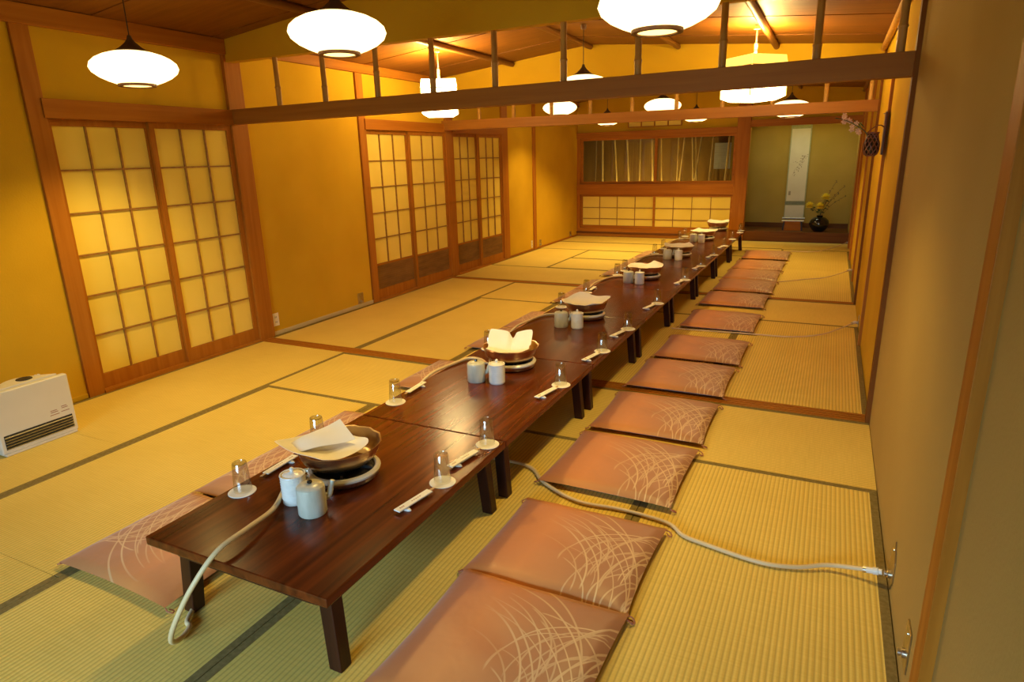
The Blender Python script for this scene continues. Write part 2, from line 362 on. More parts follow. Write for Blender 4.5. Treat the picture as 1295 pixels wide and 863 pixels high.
def shoji(name, y0, y1, z0, z1, rows, x, kick=0, overlap=.03):
    """two sliding panels in an opening of the left wall"""
    d = struct(name)
    mid = (y0+y1)/2
    MB().box(x-.045, x+.035, y0-.005, y1+.005, -.03, .018).build('sill', M['post_y'], d)
    MB().box(x-.10, x-.075, y0-.05, y1+.05, -.02, 1.82).build('backing_board', M['paper'], d)
    for k, (a, b, xx) in enumerate(((y0, mid+overlap/2, x-.035), (mid-overlap/2, y1, x-.005))):
        st, th = .038, .024; H = z1-z0
        fr = MB()
        fr.box(xx-th/2, xx+th/2, a, a+st, z0, z1).box(xx-th/2, xx+th/2, b-st, b, z0, z1)
        fr.box(xx-th/2, xx+th/2, a+st, b-st, z1-.04, z1).box(xx-th/2, xx+th/2, a+st, b-st, z0, z0+.10)
        p = fr.build('sliding_panel', M['post_z'], d)
        zb = z0+.10
        if kick:
            MB().box(xx-.006, xx+.002, a+st, b-st, zb, zb+kick).build('kick_board', M['louver'], p)
            n = int(kick/.022); sl = MB()
            for i in range(n): sl.box(xx+.002, xx+.008, a+st, b-st, zb+.004+i*kick/n, zb+.004+(i+.55)*kick/n)
            s_ = sl.build('louver_strips', M['louver'], p); s_['kind'] = 'stuff'
            zb += kick
            MB().box(xx-th/2, xx+th/2, a+st, b-st, zb, zb+.02).build('middle_rail', M['post_y'], p); zb += .02
        zt = z1-.04; aa, bb = a+st, b-st; g = .011
        for i in range(1, 3):
            y = aa + (bb-aa)*i/3
            MB().box(xx-.004, xx+.010, y-g/2, y+g/2, zb, zt).build('lattice_bar', M['lattice'], p)
        for i in range(1, rows):
            z = zb + (zt-zb)*i/rows
            MB().box(xx-.004, xx+.0085, aa, bb, z-g/2, z+g/2).build('lattice_bar', M['lattice'], p)
        for i in range(3):
            for j in range(rows):
                MB().box(xx-.008, xx-.0045, aa+(bb-aa)*i/3+.001, aa+(bb-aa)*(i+1)/3-.001, zb+(zt-zb)*j/rows+.001, zb+(zt-zb)*(j+1)/rows-.001).build('paper_pane', M['paper'], p)
shoji('door_1', 2.58, 3.96, .018, 1.79, 6, XL-.0)
shoji('door_2', 5.66, 7.21, .018, 1.80, 5, XL-.0, kick=.26)
shoji('door_3', 7.385, 8.74, .018, 1.80, 5, XL-.0, kick=.26)

wr = struct('wall_right')
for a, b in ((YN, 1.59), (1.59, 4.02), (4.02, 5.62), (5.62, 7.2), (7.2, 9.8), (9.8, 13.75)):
    MB().box(0, .10, a, b, -.02, 2.45).build('plaster_panel', M['plaster_daylight' if a < 4 else 'plaster'], wr)
def rpost(a, b, d=.018, m='post_z'): MB().box(-d, .05, a, b, -.02, 2.37).build('post', M[m], wr, bevel=.002)
rpost(1.575, 1.668, .026); rpost(3.955, 4.03, .022, 'dark_z'); rpost(5.60, 5.66, .02); rpost(7.15, 7.21, .02, 'dark_z'); rpost(8.42, 8.48, .02); rpost(10.1, 10.2, .025); rpost(11.3, 11.38, .025)
trims.append(struct('trim_6', M['pole'], MB().tube([(-.03, YN, 2.345), (-.03, 4.0, 2.345)], .028, 12), smooth=True))
trims.append(struct('trim_7', M['bamboo'], MB().tube([(-.03, 4.06, 2.345), (-.03, 7.16, 2.345)], .026, 12), smooth=True))
trims.append(struct('trim_8', M['pole'], MB().tube([(-.03, 7.24, 2.345), (-.03, 11.9, 2.345)], .026, 12), smooth=True))

# header walls above the two partitions
def header(name, y, z0, m='plaster'):
    poly = [(XL, z0), (0, z0), (0, topz(0)+.01), (-2.8, 2.63), (XL, topz(XL)+.01)]
    h = struct(name, M[m], MB().prism(poly, y-.035, y+.035, 'y'))
    return h
header('wall_middle', Y1, 2.256); header('wall_inner', Y2, 2.256)
# rear wall behind the viewer, with an added window for the cool daylight
wf = struct('wall_front')
for x0, x1, z0, z1 in ((XL-.1, -3.0, -.02, 2.7), (-.4, .1, -.02, 2.7), (-3.0, -.4, -.02, .4), (-3.0, -.4, 1.75, 2.7)):
    MB().box(x0, x1, YN-.1, YN, z0, z1).build('plaster_panel', M['plaster'], wf)
wn = struct('added_window')
f = MB()
for x in (-3.0, -1.73, -.45): f.box(x, x+.05, YN-.07, YN-.03, .4, 1.75)
f.box(-3.0, -.4, YN-.07, YN-.03, .4, .45).box(-3.0, -.4, YN-.07, YN-.03, 1.7, 1.75)
f.build('window_frame', M['post_x'], wn)
MB().box(-2.95, -1.73, YN-.052, YN-.048, .45, 1.7).build('glass_pane', M['pane'], wn); MB().box(-1.68, -.45, YN-.052, YN-.048, .45, 1.7).build('glass_pane', M['pane'], wn)

# ceiling: boards running across, on both slopes, with round poles running lengthwise
ce = struct('ceiling')
y = YN
k = 0
while y < 12.0:
    y1 = min(y+.455, 12.05)
    for x0, x1 in ((XL-.05, -2.8), (-2.8, .05)):
        z0 = topz(max(x0, XL)); z1 = topz(min(x1, 0)); dz = .004*(k % 2)
        MB().hexa([(x0,y+.002,z0+dz),(x1,y+.002,z1+dz),(x1,y1-.002,z1+dz),(x0,y1-.002,z0+dz)], [(x0,y+.002,z0+.02),(x1,y+.002,z1+.02),(x1,y1-.002,z1+.02),(x0,y1-.002,z0+.02)]).build('ceiling_board', M['ceiling'], ce)
        pass
    y += .455; k += 1
MB().hexa([(XL-.1,YN-.1,2.45),(-2.8,YN-.1,2.66),(-2.8,12.05,2.66),(XL-.1,12.05,2.45)], [(XL-.1,YN-.1,2.75),(-2.8,YN-.1,2.75),(-2.8,12.05,2.75),(XL-.1,12.05,2.75)]).build('roof_deck', M['dark_x'], ce)
MB().hexa([(-2.8,YN-.1,2.66),(.1,YN-.1,2.42),(.1,12.05,2.42),(-2.8,12.05,2.66)], [(-2.8,YN-.1,2.75),(.1,YN-.1,2.75),(.1,12.05,2.75),(-2.8,12.05,2.75)]).build('roof_deck', M['dark_x'], ce)
for x in (-3.72, -2.79, -1.86, -.93):
    for a, b in ((YN, 3.98), (4.06, 7.16), (7.24, 11.88)):
        MB().tube([(x, a, topz(x)-.018), (x, b, topz(x)-.018)], .028, 10).build('ceiling_pole', M['pole'], ce, smooth=True)

# hanging partitions: crossbeam on bamboo canes
def partition(name, y0, y1, zl, zr, xs, label):
    t = struct(name)
    MB().hexa([(XL, y0, zl[0]), (-.001, y0, zr[0]), (-.001, y1, zr[0]), (XL, y1, zl[0])], [(XL, y0, zl[1]), (-.001, y0, zr[1]), (-.001, y1, zr[1]), (XL, y1, zl[1])]).build('crossbeam', M['beam'], t, bevel=.003)
    ym = (y0+y1)/2+.005
    for x in xs:
        zt = 2.262; zn = 2.03 + random.uniform(-.03, .10)
        r = .021
        pr = [(r*.96, 1.90), (r, zn-.01), (r*1.18, zn), (r*.92, zn+.012), (r*.90, zt)]
        MB().lathe(pr, (x, ym, 0), 12).build('bamboo_cane', M['bamboo'], t, smooth=True)
G = [-4.19, -3.735, -3.26, -2.80, -2.33, -1.86, -1.40, -.93, -.46, -.085]
partition('trim_9', 3.975, 4.045, (1.795, 1.908), (1.820, 1.937), G, '')
partition('trim_10', 7.155, 7.225, (1.825, 1.935), (1.812, 1.915), G, '')

# ------------------------------------------------------------------ back wall with windows, and the alcove
wb = struct('wall_back')
MB().box(XL-.1, -1.64, Y3+.02, Y3+.12, 1.87, 2.70).build('plaster_panel', M['plaster'], wb)
MB().prism([(-1.7, 1.90), (.05, 1.90), (.05, 2.40), (-1.7, 2.54)], Y3+.01, Y3+.05, 'y').build('plaster_panel', M['plaster'], wb)
MB().box(XL, -1.83, Y3-.02, Y3+.10, -.02, .15).build('sill_board', M['post_x'], wb, bevel=.004)
MB().box(XL, -1.83, Y3-.035, Y3+.0, .055, .085).build('sill_board', M['dark_x'], wb, bevel=.004)
MB().box(XL, -1.83, Y3-.03, Y3+.10, .775, .965).build('middle_rail', M['post_x'], wb, bevel=.004)
MB().box(XL, -1.83, Y3-.04, Y3+.10, 1.785, 1.89).build('lintel_rail', M['post_x'], wb, bevel=.004)
MB().box(XL, XL+.06, Y3-.02, Y3+.10, .15, 1.80).build('post', M['post_z'], wb, bevel=.004)
MB().box(-1.85, -1.64, Y3-.06, Y3+.12, -.02, 2.50).build('post', M['post_z'], wb, bevel=.006)
MB().box(-1.66, -.0, Y3-.05, Y3+.05, 1.875, 1.985).build('lintel_rail', M['post_x'], wb, bevel=.004)
# transom vent: four small openings with paper
vt = struct('window_4')
fr = MB(); fr.box(-3.74, -2.78, Y3-.005, Y3+.02, 2.045, 2.06).box(-3.74, -2.78, Y3-.005, Y3+.02, 1.945, 1.96)
for i in range(5): fr.box(-3.74+i*.237, -3.725+i*.237, Y3-.005, Y3+.02, 1.96, 2.045)
fr.build('vent_frame', M['post_x'], vt)
for i in range(4): MB().box(-3.72+i*.237, -3.51+i*.237, Y3+.008, Y3+.018, 1.962, 2.043).build('paper_pane', M['paper'], vt)
# upper glass window: two sliding sashes
w1 = struct('window_1')
for a, b, yy in ((-4.64, -3.20, Y3+.045), (-3.235, -1.85, Y3+.01)):
    fr = MB(); fr.box(a, a+.045, yy-.012, yy+.012, .965, 1.785).box(b-.045, b, yy-.012, yy+.012, .965, 1.785)
    fr.box(a+.045, b-.045, yy-.012, yy+.012, 1.745, 1.785).box(a+.045, b-.045, yy-.012, yy+.012, .965, 1.01)
    p = fr.build('window_sash', M['post_x'], w1)
    MB().box(a+.045, b-.045, yy-.002, yy+.002, 1.01, 1.745).build('glass_pane', M['pane'], p)
# lower shoji: two panels 4 x 3
w2 = struct('window_2')
for a, b, yy in ((-4.64, -3.20, Y3+.04), (-3.235, -1.85, Y3+.005)):
    fr = MB(); fr.box(a, a+.04, yy-.012, yy+.012, .15, .775).box(b-.04, b, yy-.012, yy+.012, .15, .775)
    fr.box(a+.04, b-.04, yy-.012, yy+.012, .735, .775).box(a+.04, b-.04, yy-.012, yy+.012, .15, .20)
    p = fr.build('sliding_panel', M['post_x'], w2)
    aa, bb = a+.04, b-.04; zs = [.20, .325, .53, .735]
    for i in range(1, 4): MB().box(aa+(bb-aa)*i/4-.006, aa+(bb-aa)*i/4+.006, yy-.010, yy+.002, .20, .735).build('lattice_bar', M['lattice'], p)
    for z in zs[1:-1]: MB().box(aa, bb, yy-.0085, yy+.002, z-.006, z+.006).build('lattice_bar', M['lattice'], p)
    for i in range(4):
        for j in range(3): MB().box(aa+(bb-aa)*i/4+.001, aa+(bb-aa)*(i+1)/4-.001, yy+.003, yy+.006, zs[j]+.001, zs[j+1]-.001).build('paper_pane', M['paper'], p)
MB().box(XL, -1.85, Y3+.07, Y3+.10, .15, .775).build('backing_board', M['paper'], w2)
# alcove (tokonoma)
al = struct('wall_alcove')
YB = 12.75
MB().box(-1.95, .02, YB, YB+.08, 0, 2.7).build('plaster_panel', M['plaster_alcove'], al)
MB().box(-1.95, -1.87, Y3+.12, YB, 0, 2.7).build('plaster_panel', M['plaster_alcove'], al)
MB().box(-.02, 0, Y3+.05, YB, 0, 2.4).build('plaster_panel', M['plaster_alcove'], al)
MB().box(-1.66, -.0, Y3-.04, Y3+.05, .0, .165).build('alcove_front_beam', M['dark_x'], al, bevel=.006)
MB().box(-1.95, -.0, Y3+.05, YB, .10, .155).build('alcove_floor', M['dark_x'], al)
MB().box(-1.87, -.02, YB-.015, YB, .155, .235).build('alcove_skirting', M['dark_x'], al)
MB().box(-1.95, .02, Y3+.04, YB+.08, 2.4, 2.45).build('alcove_ceiling', M['ceiling'], al)
tb = struct('trim_11', M['tube'], MB().tube([(-1.4, 12.03, 2.2), (-.2, 12.03, 2.2)], .015, 10), smooth=True)

# ------------------------------------------------------------------ tables
def table(y0, ln, idx):
    W = .775; H = .31
    t = thing('low_table', LBL_T[idx], 'table', (-1.865, y0+ln/2, 0), 0, 'low lacquered tables in one long row')
    hx, hy = W/2, ln/2-.0015
    MB().box(-hx, hx, -hy, hy, H-.032, H).build('tabletop', M['lacquer'], t, bevel=.005)
    for s in (-1, 1):
        yc = s*(hy-.085)
        prof = [(-hx+.035, H-.032), (hx-.035, H-.032), (hx-.038, H-.045), (hx-.052, H-.058), (hx-.062, H-.070), (hx-.085, H-.082), (hx-.13, H-.084), (-hx+.15, H-.084), (-hx+.085, H-.082), (-hx+.062, H-.070), (-hx+.052, H-.058), (-hx+.038, H-.045)]
        MB().prism(prof, yc-.040, yc+.040, 'y').build('bracket', M['lacquer_dark'], t, bevel=.004)
        for q in (-1, 1):
            ins = .050 if q > 0 else .075; x = q*(hx-ins-.02); x2 = q*(hx-ins); y2 = yc + s*.010
            a, b = .025, .024
            MB().hexa([(x2-b, y2-b, 0), (x2+b, y2-b, 0), (x2+b, y2+b, 0), (x2-b, y2+b, 0)], [(x-a, yc-a, H-.07), (x+a, yc-a, H-.07), (x+a, yc+a, H-.07), (x-a, yc+a, H-.07)]).build('leg', M['lacquer_dark'], t, bevel=.004)
    for q in (-1, 1):
        x = q*(hx-.075)
        MB().prism([(-hy+.11, H-.032), (hy-.11, H-.032), (hy-.13, H-.06), (hy-.22, H-.065), (-hy+.22, H-.065), (-hy+.13, H-.06)], x-.012, x+.012, 'x').build('side_rail', M['lacquer_dark'], t)
    return t
TY = [1.22, 2.352, 3.49, 4.625, 5.76, 6.95, 8.22, 9.49, 10.74]
LBL_T = ['nearest dark red lacquered low table, a hose draped over its front edge',
         'second low lacquered table from the near end, holding the pan with a winged paper',
         'third low lacquered table from the near end, standing just beyond the nearer floor sill',
         'fourth low lacquered table from the near end, in the middle of the long row',
         'fifth low lacquered table from the near end, without a seam gap to the fourth',
         'sixth low lacquered table from the near end, standing over the farther floor sill',
         'last low lacquered table but one, in the farthest room',
         'last low lacquered table of the row, nearest the alcove with the flower vase']
LBL_T[4] = 'fifth low lacquered table from the near end, halfway to the back windows'
for i in range(8): table(TY[i], TY[i+1]-TY[i], i)

# ------------------------------------------------------------------ floor cushions
def cushion_mesh():
    n = 26; mb = MB(); hx, hy = .312, .300
    def pt(i, j, s):
        u = -1+2*i/n; v = -1+2*j/n
        # concave sides, pointed corners
        x = hx*u*(1-.035*(1-v*v)*abs(u)**3 * 1.0); y = hy*v*(1-.035*(1-u*u)*abs(v)**3)
        e = max(0.0, (1-abs(u)**3.2))**.40 * max(0.0, (1-abs(v)**3.2))**.40
        dimple = .006*math.exp(-((u*u+v*v)/.03))
        wr = .0022*math.sin(7*u+3*v)*math.sin(5*v-2*u)*e
        z = .026 + s*((.034 if s > 0 else .024)*e - (dimple-wr if s > 0 else 0))
        return (x, y, max(z, .001))
    idx = {}
    vs = []; fs = []
    for s in (1, -1):
        for i in range(n+1):
            for j in range(n+1):
                edge = i in (0, n) or j in (0, n)
                key = (i, j, 0 if edge else s)
                if key not in idx: idx[key] = len(vs); vs.append(pt(i, j, s))
    for s in (1, -1):
        for i in range(n):
            for j in range(n):
                g = []
                for a, b in ((i,j),(i+1,j),(i+1,j+1),(i,j+1)):
                    g.append(idx[(a, b, 0 if (a in (0,n) or b in (0,n)) else s)])
                fs.append(tuple(g if s > 0 else g[::-1]))
    mb.add(vs, fs); return mb
def make_cushion():
    t = thing('floor_cushion', '', 'cushion', (0,0,0))
    cushion_mesh().build('cushion_pad', M['cushion'], t, smooth=True)
    for k, (sx, sy) in enumerate(((1,1),(1,-1),(-1,1),(-1,-1))):
        c = (sx*.308, sy*.296, .02)
        pts = smooth_path([c, (c[0]+sx*.014, c[1]+sy*.004, .014), (c[0]+sx*.026, c[1]-sy*.006, .006), (c[0]+sx*.018, c[1]-sy*.016, .005), (c[0]+sx*.006, c[1]-sy*.008, .012)], 4)
        MB().tube(pts, .0026, 6).build('corner_loop', M['pink'], t, smooth=True)
    return t
proto = make_cushion()
RC = [(1.545,.617),(2.12,.575),(2.883,.625),(3.562,.605),(4.305,.62),(5.005,.63),(5.965,.66),(6.895,.62),(7.66,.66),(8.38,.68),(9.16,.71),(10.09,.75)]
where_r = ['nearest of the right row, cut by the bottom picture edge', 'second of the right row, touching the nearest one', 'third of the right row, before the white hose reaches the tables',
  'fourth of the right row, just before the nearer sill', 'fifth of the right row, lying against the nearer floor sill', 'sixth of the right row, just beyond the nearer floor sill', 'seventh of the right row, beyond the thin hose that crosses the floor',
  'eighth of the right row, lying before the farther floor sill', 'ninth of the right row, lying just past the farther floor sill', 'tenth of the right row, counting from the near end', 'eleventh of the right row, last but one before the alcove', 'farthest of the right row, in front of the alcove']
LC = [(1.535,.60),(2.14,.60),(2.66,.50),(3.70,.60),(4.70,.62),(5.36,.64),(6.50,.62),(7.14,.62),(8.15,.66),(8.85,.66),(9.66,.66)]
where_l = ['nearest of the left row, its apricot end under the near table', 'second of the left row, beside the nearest table', 'third of the left row, narrow strip showing behind the nearest pan', 'fourth of the left row, lying across the nearer floor sill',
  'fifth of the left row, first one past the nearer sill', 'sixth of the left row, behind the second pan', 'seventh of the left row, beside the third and fourth pans', 'eighth of the left row, lying over the farther sill', 'ninth of the left row, in the farthest room', 'tenth of the left row, last but one', 'farthest of the left row, beside the last tables']
first = True
for (y, l), wh in zip(RC, where_r):
    loc = (-1.105 + random.uniform(-.012, .012), y, 0); rz = random.uniform(-.015, .015)
    lab = 'apricot floor cushion, ' + wh
    if first: proto.location = loc; proto['label'] = lab; proto['group'] = 'cushions right of the tables'; proto.scale = (1, l/.6, 1); first = False
    else: dup(proto, loc, lab, rz, 'cushions right of the tables', (1, l/.6, 1))
for (y, l), wh in zip(LC, where_l):
    dup(proto, (-2.55, y, 0), 'brown floor cushion, ' + wh, PI+random.uniform(-.02, .02), 'cushions left of the tables', (1, l/.6, 1))

# ------------------------------------------------------------------ tableware
H = .31
def make_glass():
    t = thing('drinking_glass', '', 'glass', (0,0,0))
    pr = [(.0335,0),(.0265,.111),(.0245,.114),(.0235,.112),(.0235,.106),(.0,.106)]
    inn = [(.0,.108),(.0235,.107),(.0315,.003),(.0318,0),(.0335,0)]
    MB().lathe(pr, n=24).build('glass_body', M['glass'], t, smooth=True)
    return t
def make_coaster():
    mb = MB().lathe([(.0,0),(.049,0),(.0505,.001),(.0505,.0022),(.049,.003),(.0,.003)], n=28)
    o = mb.build('paper_coaster', M['sleeve'], None); return tag(o, '', 'coaster')
def make_chop():
    t = thing('chopstick_set', '', 'chopsticks', (0,0,0))
    MB().box(-.0145,.0145,-.095,.075,.0,.005).build('paper_sleeve', M['sleeve'], t, bevel=.001, seg=1)
    MB().tube([(-.004,-.08,.0025),(-.003,.098,.0025)], [.0026,.002], 6).build('chopstick', M['stick'], t)
    MB().tube([(.004,-.08,.0025),(.002,.100,.0025)], [.0026,.002], 6).build('chopstick', M['stick'], t)
    mb = MB()
    for y in (-.078,-.07,-.062): mb.box(-.004,.003,y,y+.004,.005,.0054)
    for y in (-.02,-.010,.0,.010,.02): mb.box(-.002,.002,y,y+.005,.005,.0053)
    p = mb.build('printed_mark', M['print'], t)
    return t
def make_rest():
    o = MB().add([], [])
    mb = MB().lathe([(.0,0),(.009,0),(.011,.004),(.009,.010),(.004,.0115),(0,.0115)], n=12)
    for i, v in enumerate(mb.v): mb.v[i] = (v[0]*2.2, v[1]*.9, v[2]*(1-.25*math.exp(-(v[0]*60)**2)))
    return tag(mb.build('chopstick_rest', M['ceramic'], None, smooth=True), '', 'chopstick rest')
gl, co, ch, re_ = make_glass(), make_coaster(), make_chop(), make_rest()
RG = [(-1.535,1.93),(-1.535,2.29),(-1.52,3.10),(-1.51,3.77),(-1.51,4.34),(-1.51,5.20),(-1.51,6.30),(-1.51,7.15),(-1.51,7.98),(-1.51,8.80),(-1.51,9.52),(-1.51,10.35),(-1.53,10.62)]
RH = [(-1.545,1.765),(-1.55,2.125),(-1.535,2.945),(-1.525,3.61),(-1.53,4.17),(-1.535,5.03),(-1.53,6.12),(-1.53,6.98),(-1.53,7.80),(-1.53,8.62)]
LG = [(-2.19,1.57),(-2.23,2.02),(-2.20,2.55),(-2.20,3.56),(-2.20,4.82),(-2.20,5.42),(-2.20,6.35),(-2.20,6.62),(-2.20,7.9),(-2.20,8.35),(-2.20,9.35),(-2.20,9.7)]
LH = [(-2.205,1.77),(-2.21,2.74),(-2.20,4.98),(-2.195,5.56),(-2.20,6.85),(-2.20,8.6)]
used = {}
def put(proto, key, loc, label, rz, group):
    if key not in used:
        used[key] = 1; proto.location = loc; proto.rotation_euler = (0,0,rz); proto['label'] = label; proto['group'] = group; return proto
    return dup(proto, loc, label, rz, group)
for i, (x, y) in enumerate(RG):
    n = ORD[i] if i < 12 else 'farthest'
    put(co, 'c', (x, y, H), 'round white paper coaster, %s along the right table edge' % n, 0, 'paper coasters on the right side')
    put(gl, 'g', (x-.004, y+.006, H+.003), 'upturned drinking glass on a coaster, %s along the right table edge' % n, 0, 'upturned glasses on the right side')
for i, (x, y) in enumerate(LG):
    put(co, 'c', (x, y, H), 'round white paper coaster, %s along the left table edge' % ORD[i], 0, 'paper coasters on the left side')
    put(gl, 'g', (x-.004, y+.008, H+.003), 'upturned drinking glass on a coaster, %s along the left table edge' % ORD[i], 0, 'upturned glasses on the left side')
for i, (x, y) in enumerate(RH):
    rz = -.16 if i < 2 else -.20
    put(ch, 'h', (x, y, H+.0105), 'chopsticks in a white paper sleeve, %s along the right table edge' % ORD[i], rz, 'chopstick sets on the right side')
    put(re_, 'r', (x-.007+.004, y-.055, H), 'small white chopstick rest, %s along the right table edge' % ORD[i], rz, 'chopstick rests on the right side')
for i, (x, y) in enumerate(LH):
    put(ch, 'h', (x, y, H+.0105), 'chopsticks in a white paper sleeve, %s along the left table edge' % ORD[i], PI+.05, 'chopstick sets on the left side')
    put(re_, 'r', (x+.004, y+.055, H), 'small white chopstick rest, %s along the left table edge' % ORD[i], PI, 'chopstick rests on the left side')

# ceramic pots
def make_jar():   # ribbed white jar with lid and white knob
    t = thing('lidded_jar', '', 'jar', (0,0,0))
    pr = [(0,0),(.040,0),(.043,.004)]
    for i in range(9): z = .008+i*.0105; pr += [(.0432,z),(.0445,z+.004),(.0432,z+.008)]
    pr += [(.044,.104),(.0455,.107),(.0445,.110),(.040,.110),(.039,.102),(0,.102)]
    MB().lathe(pr, n=28).build('jar_body', M['ceramic'], t, smooth=True)
    li = MB().lathe([(0,.1035),(.0385,.104),(.0375,.1075),(.025,.1135),(.009,.1165),(.006,.119),(.008,.124),(.0085,.129),(.005,.134),(0,.135)], n=24)
    li.build('jar_lid', M['ceramic'], t, smooth=True)
    return t
def make_jug():   # celadon sauce jug with spout, handle, black knob
    t = thing('sauce_jug', '', 'jug', (0,0,0))
    pr = [(0,0),(.046,0),(.0495,.006),(.0490,.03),(.0505,.05),(.0485,.075),(.0490,.096),(.0475,.102),(.044,.103),(.043,.099),(0,.099)]
    MB().lathe(pr, n=30).build('jug_body', M['ceramic_grey'], t, smooth=True)
    lid = MB().lathe([(0,.1005),(.045,.1005),(.0465,.104),(.040,.109),(.020,.113),(0,.114)], n=28).build('jug_lid', M['ceramic_grey'], t, smooth=True)
    MB().lathe([(0,.113),(.006,.113),(.0095,.118),(.008,.124),(.0,.1255)], n=14).build('knob', M['glaze'], lid, smooth=True)
    MB().tube(smooth_path([(.044,.0,.045),(.062,0,.055),(.070,0,.082),(.078,0,.104)], 4), [.012]*4+[.010]*4+[.0085]*4+[.0075], 10).build('spout', M['ceramic_grey'], t, smooth=True)
    MB().tube(smooth_path([(0,.046,.085),(0,.064,.088),(0,.070,.066),(0,.062,.044),(0,.046,.036)], 4), .0052, 8).build('handle', M['ceramic_grey'], t, smooth=True)
    return t
jar, jug = make_jar(), make_jug()
J = [((-1.955,1.60),(-1.84,1.565)),((-1.855,3.005),(-1.975,2.99)),((-1.855,4.25),(-1.975,4.245)),((-1.87,5.97),(-1.985,6.0)),((-1.83,7.50),(-1.965,7.54)),((-1.85,9.05),(-1.97,9.12))]
pl = ['beside the nearest pan', 'beside the second pan', 'beside the third pan', 'beside the fourth pan', 'beside the fifth pan', 'beside the sixth pan']
for i, (a, b) in enumerate(J):
    put(jar, 'j', (a[0], a[1], H), 'white ribbed ceramic jar with lid and white knob, ' + pl[i], 0, 'lidded jars by the pans')
    put(jug, 'k', (b[0], b[1], H), 'grey-green ceramic jug with spout and black lid knob, ' + pl[i], .95 if i == 0 else .5, 'sauce jugs by the pans')

# gas burners and pans
def make_burner():
    t = thing('gas_burner', '', 'burner', (0,0,0))
    MB().lathe([(0,.004),(.118,.004),(.126,.008),(.130,.014),(.131,.030),(.122,.032),(0,.032)], n=40).build('base', M['steel'], t, smooth=True)
    MB().lathe([(.119,.030),(.128,.026),(.137,.030),(.139,.038),(.133,.045),(.122,.046),(.116,.040),(.119,.030)], n=40).build('rim', M['enamel'], t, smooth=True)
    MB().lathe([(0,.032),(.11,.032),(.116,.036),(0,.036)], n=30).build('drip_tray', M['black'], t, smooth=True)
    MB().lathe([(.03,.036),(.045,.036),(.047,.046),(.040,.052),(.030,.050),(.03,.036)], n=24).build('burner_head', M['black'], t, smooth=True)
    for k in range(5):
        a = 2*PI*k/5+.3; c, s = math.cos(a), math.sin(a)
        mb = MB(); r0, r1, hw = .045, .122, .005
        q = lambda r, e, z: (c*r - s*e, s*r + c*e, z)
        mb.hexa([q(r0,-hw,.040), q(r1,-hw,.040), q(r1,hw,.040), q(r0,hw,.040)], [q(r0,-hw,.052), q(r1-.02,-hw,.052), q(r1-.02,hw,.052), q(r0,hw,.052)])
        mb.build('pan_support', M['black'], t)
    a = math.radians(232); c, s = math.cos(a), math.sin(a)
    kb = MB().lathe([(0,0),(.013,0),(.015,.006),(.014,.018),(0,.020)], n=16, ax='x')
    kb.build('knob', M['steel'], t, (c*.128, s*.128, .026), smooth=True, rot=(0,0,a))
    a = math.radians(200); c, s = math.cos(a), math.sin(a)
    MB().tube([(c*.125,s*.125,.018),(c*.165,s*.165,.018)], .007, 10).build('gas_nozzle', M['steel'], t, smooth=True)
    for k in range(3):
        a = 2*PI*k/3; MB().lathe([(0,0),(.010,0),(.010,.006),(0,.006)], (.1*math.cos(a),.1*math.sin(a),0), 10).build('foot', M['black'], t)
    return t
def make_pan():
    t = thing('hot_pot_pan', '', 'pan', (0,0,0))
    n = 40; mb = MB()
    prof = [(0,0),(.105,0),(.125,.006),(.140,.022),(.150,.042),(.160,.074),(.164,.0755),(.1585,.073),(.147,.043),(.137,.024),(.122,.010),(.10,.004),(0,.004)]
    mb.lathe(prof, n=n)
    for i, v in enumerate(mb.v):   # hammered facets and a gently scalloped rim
        a = math.atan2(v[1], v[0]); r = math.hypot(v[0], v[1])
        if r > .11: s_ = 1+.014*math.cos(a*13)*min(1, (r-.11)/.05); mb.v[i] = (v[0]*s_, v[1]*s_, v[2]+.0015*math.cos(a*13)*((r-.11)/.055))
    mb.build('pan_bowl', M['metal'], t, smooth=True)
    return t
def flap(mb):
    """the folded-back part of the first sheet: a stiff quadrilateral leaning up over the rim"""
    rr, dd = Vector((.73, .68, 0)), Vector((-.68, .73, 0))
    A = rr*-.185 + dd*.015 + Vector((0,0,.088)); B = rr*.015 + dd*.120 + Vector((0,0,.125)); C = rr*.065 + dd*.015 + Vector((0,0,.074)); D = rr*-.14 - dd*.050 + Vector((0,0,.080))
    n = 8; vs = []
    for i in range(n+1):
        for j in range(n+1):
            a, b = i/n, j/n
            p = (A*(1-a)+B*a)*(1-b) + (D*(1-a)+C*a)*b
            p = p + Vector((0,0,.008*math.sin(PI*a)*math.sin(PI*b) + .004*math.sin(6*a)))
            vs.append(p)
    m = len(vs); vs += [p-Vector((0,0,.0012)) for p in vs]
    fs = []
    for i in range(n):
        for j in range(n):
            q = i*(n+1)+j; fs.append((q, q+n+1, q+n+2, q+1)); fs.append((q+m+1, q+n+2+m, q+n+1+m, q+m))
    mb.add(vs, fs)
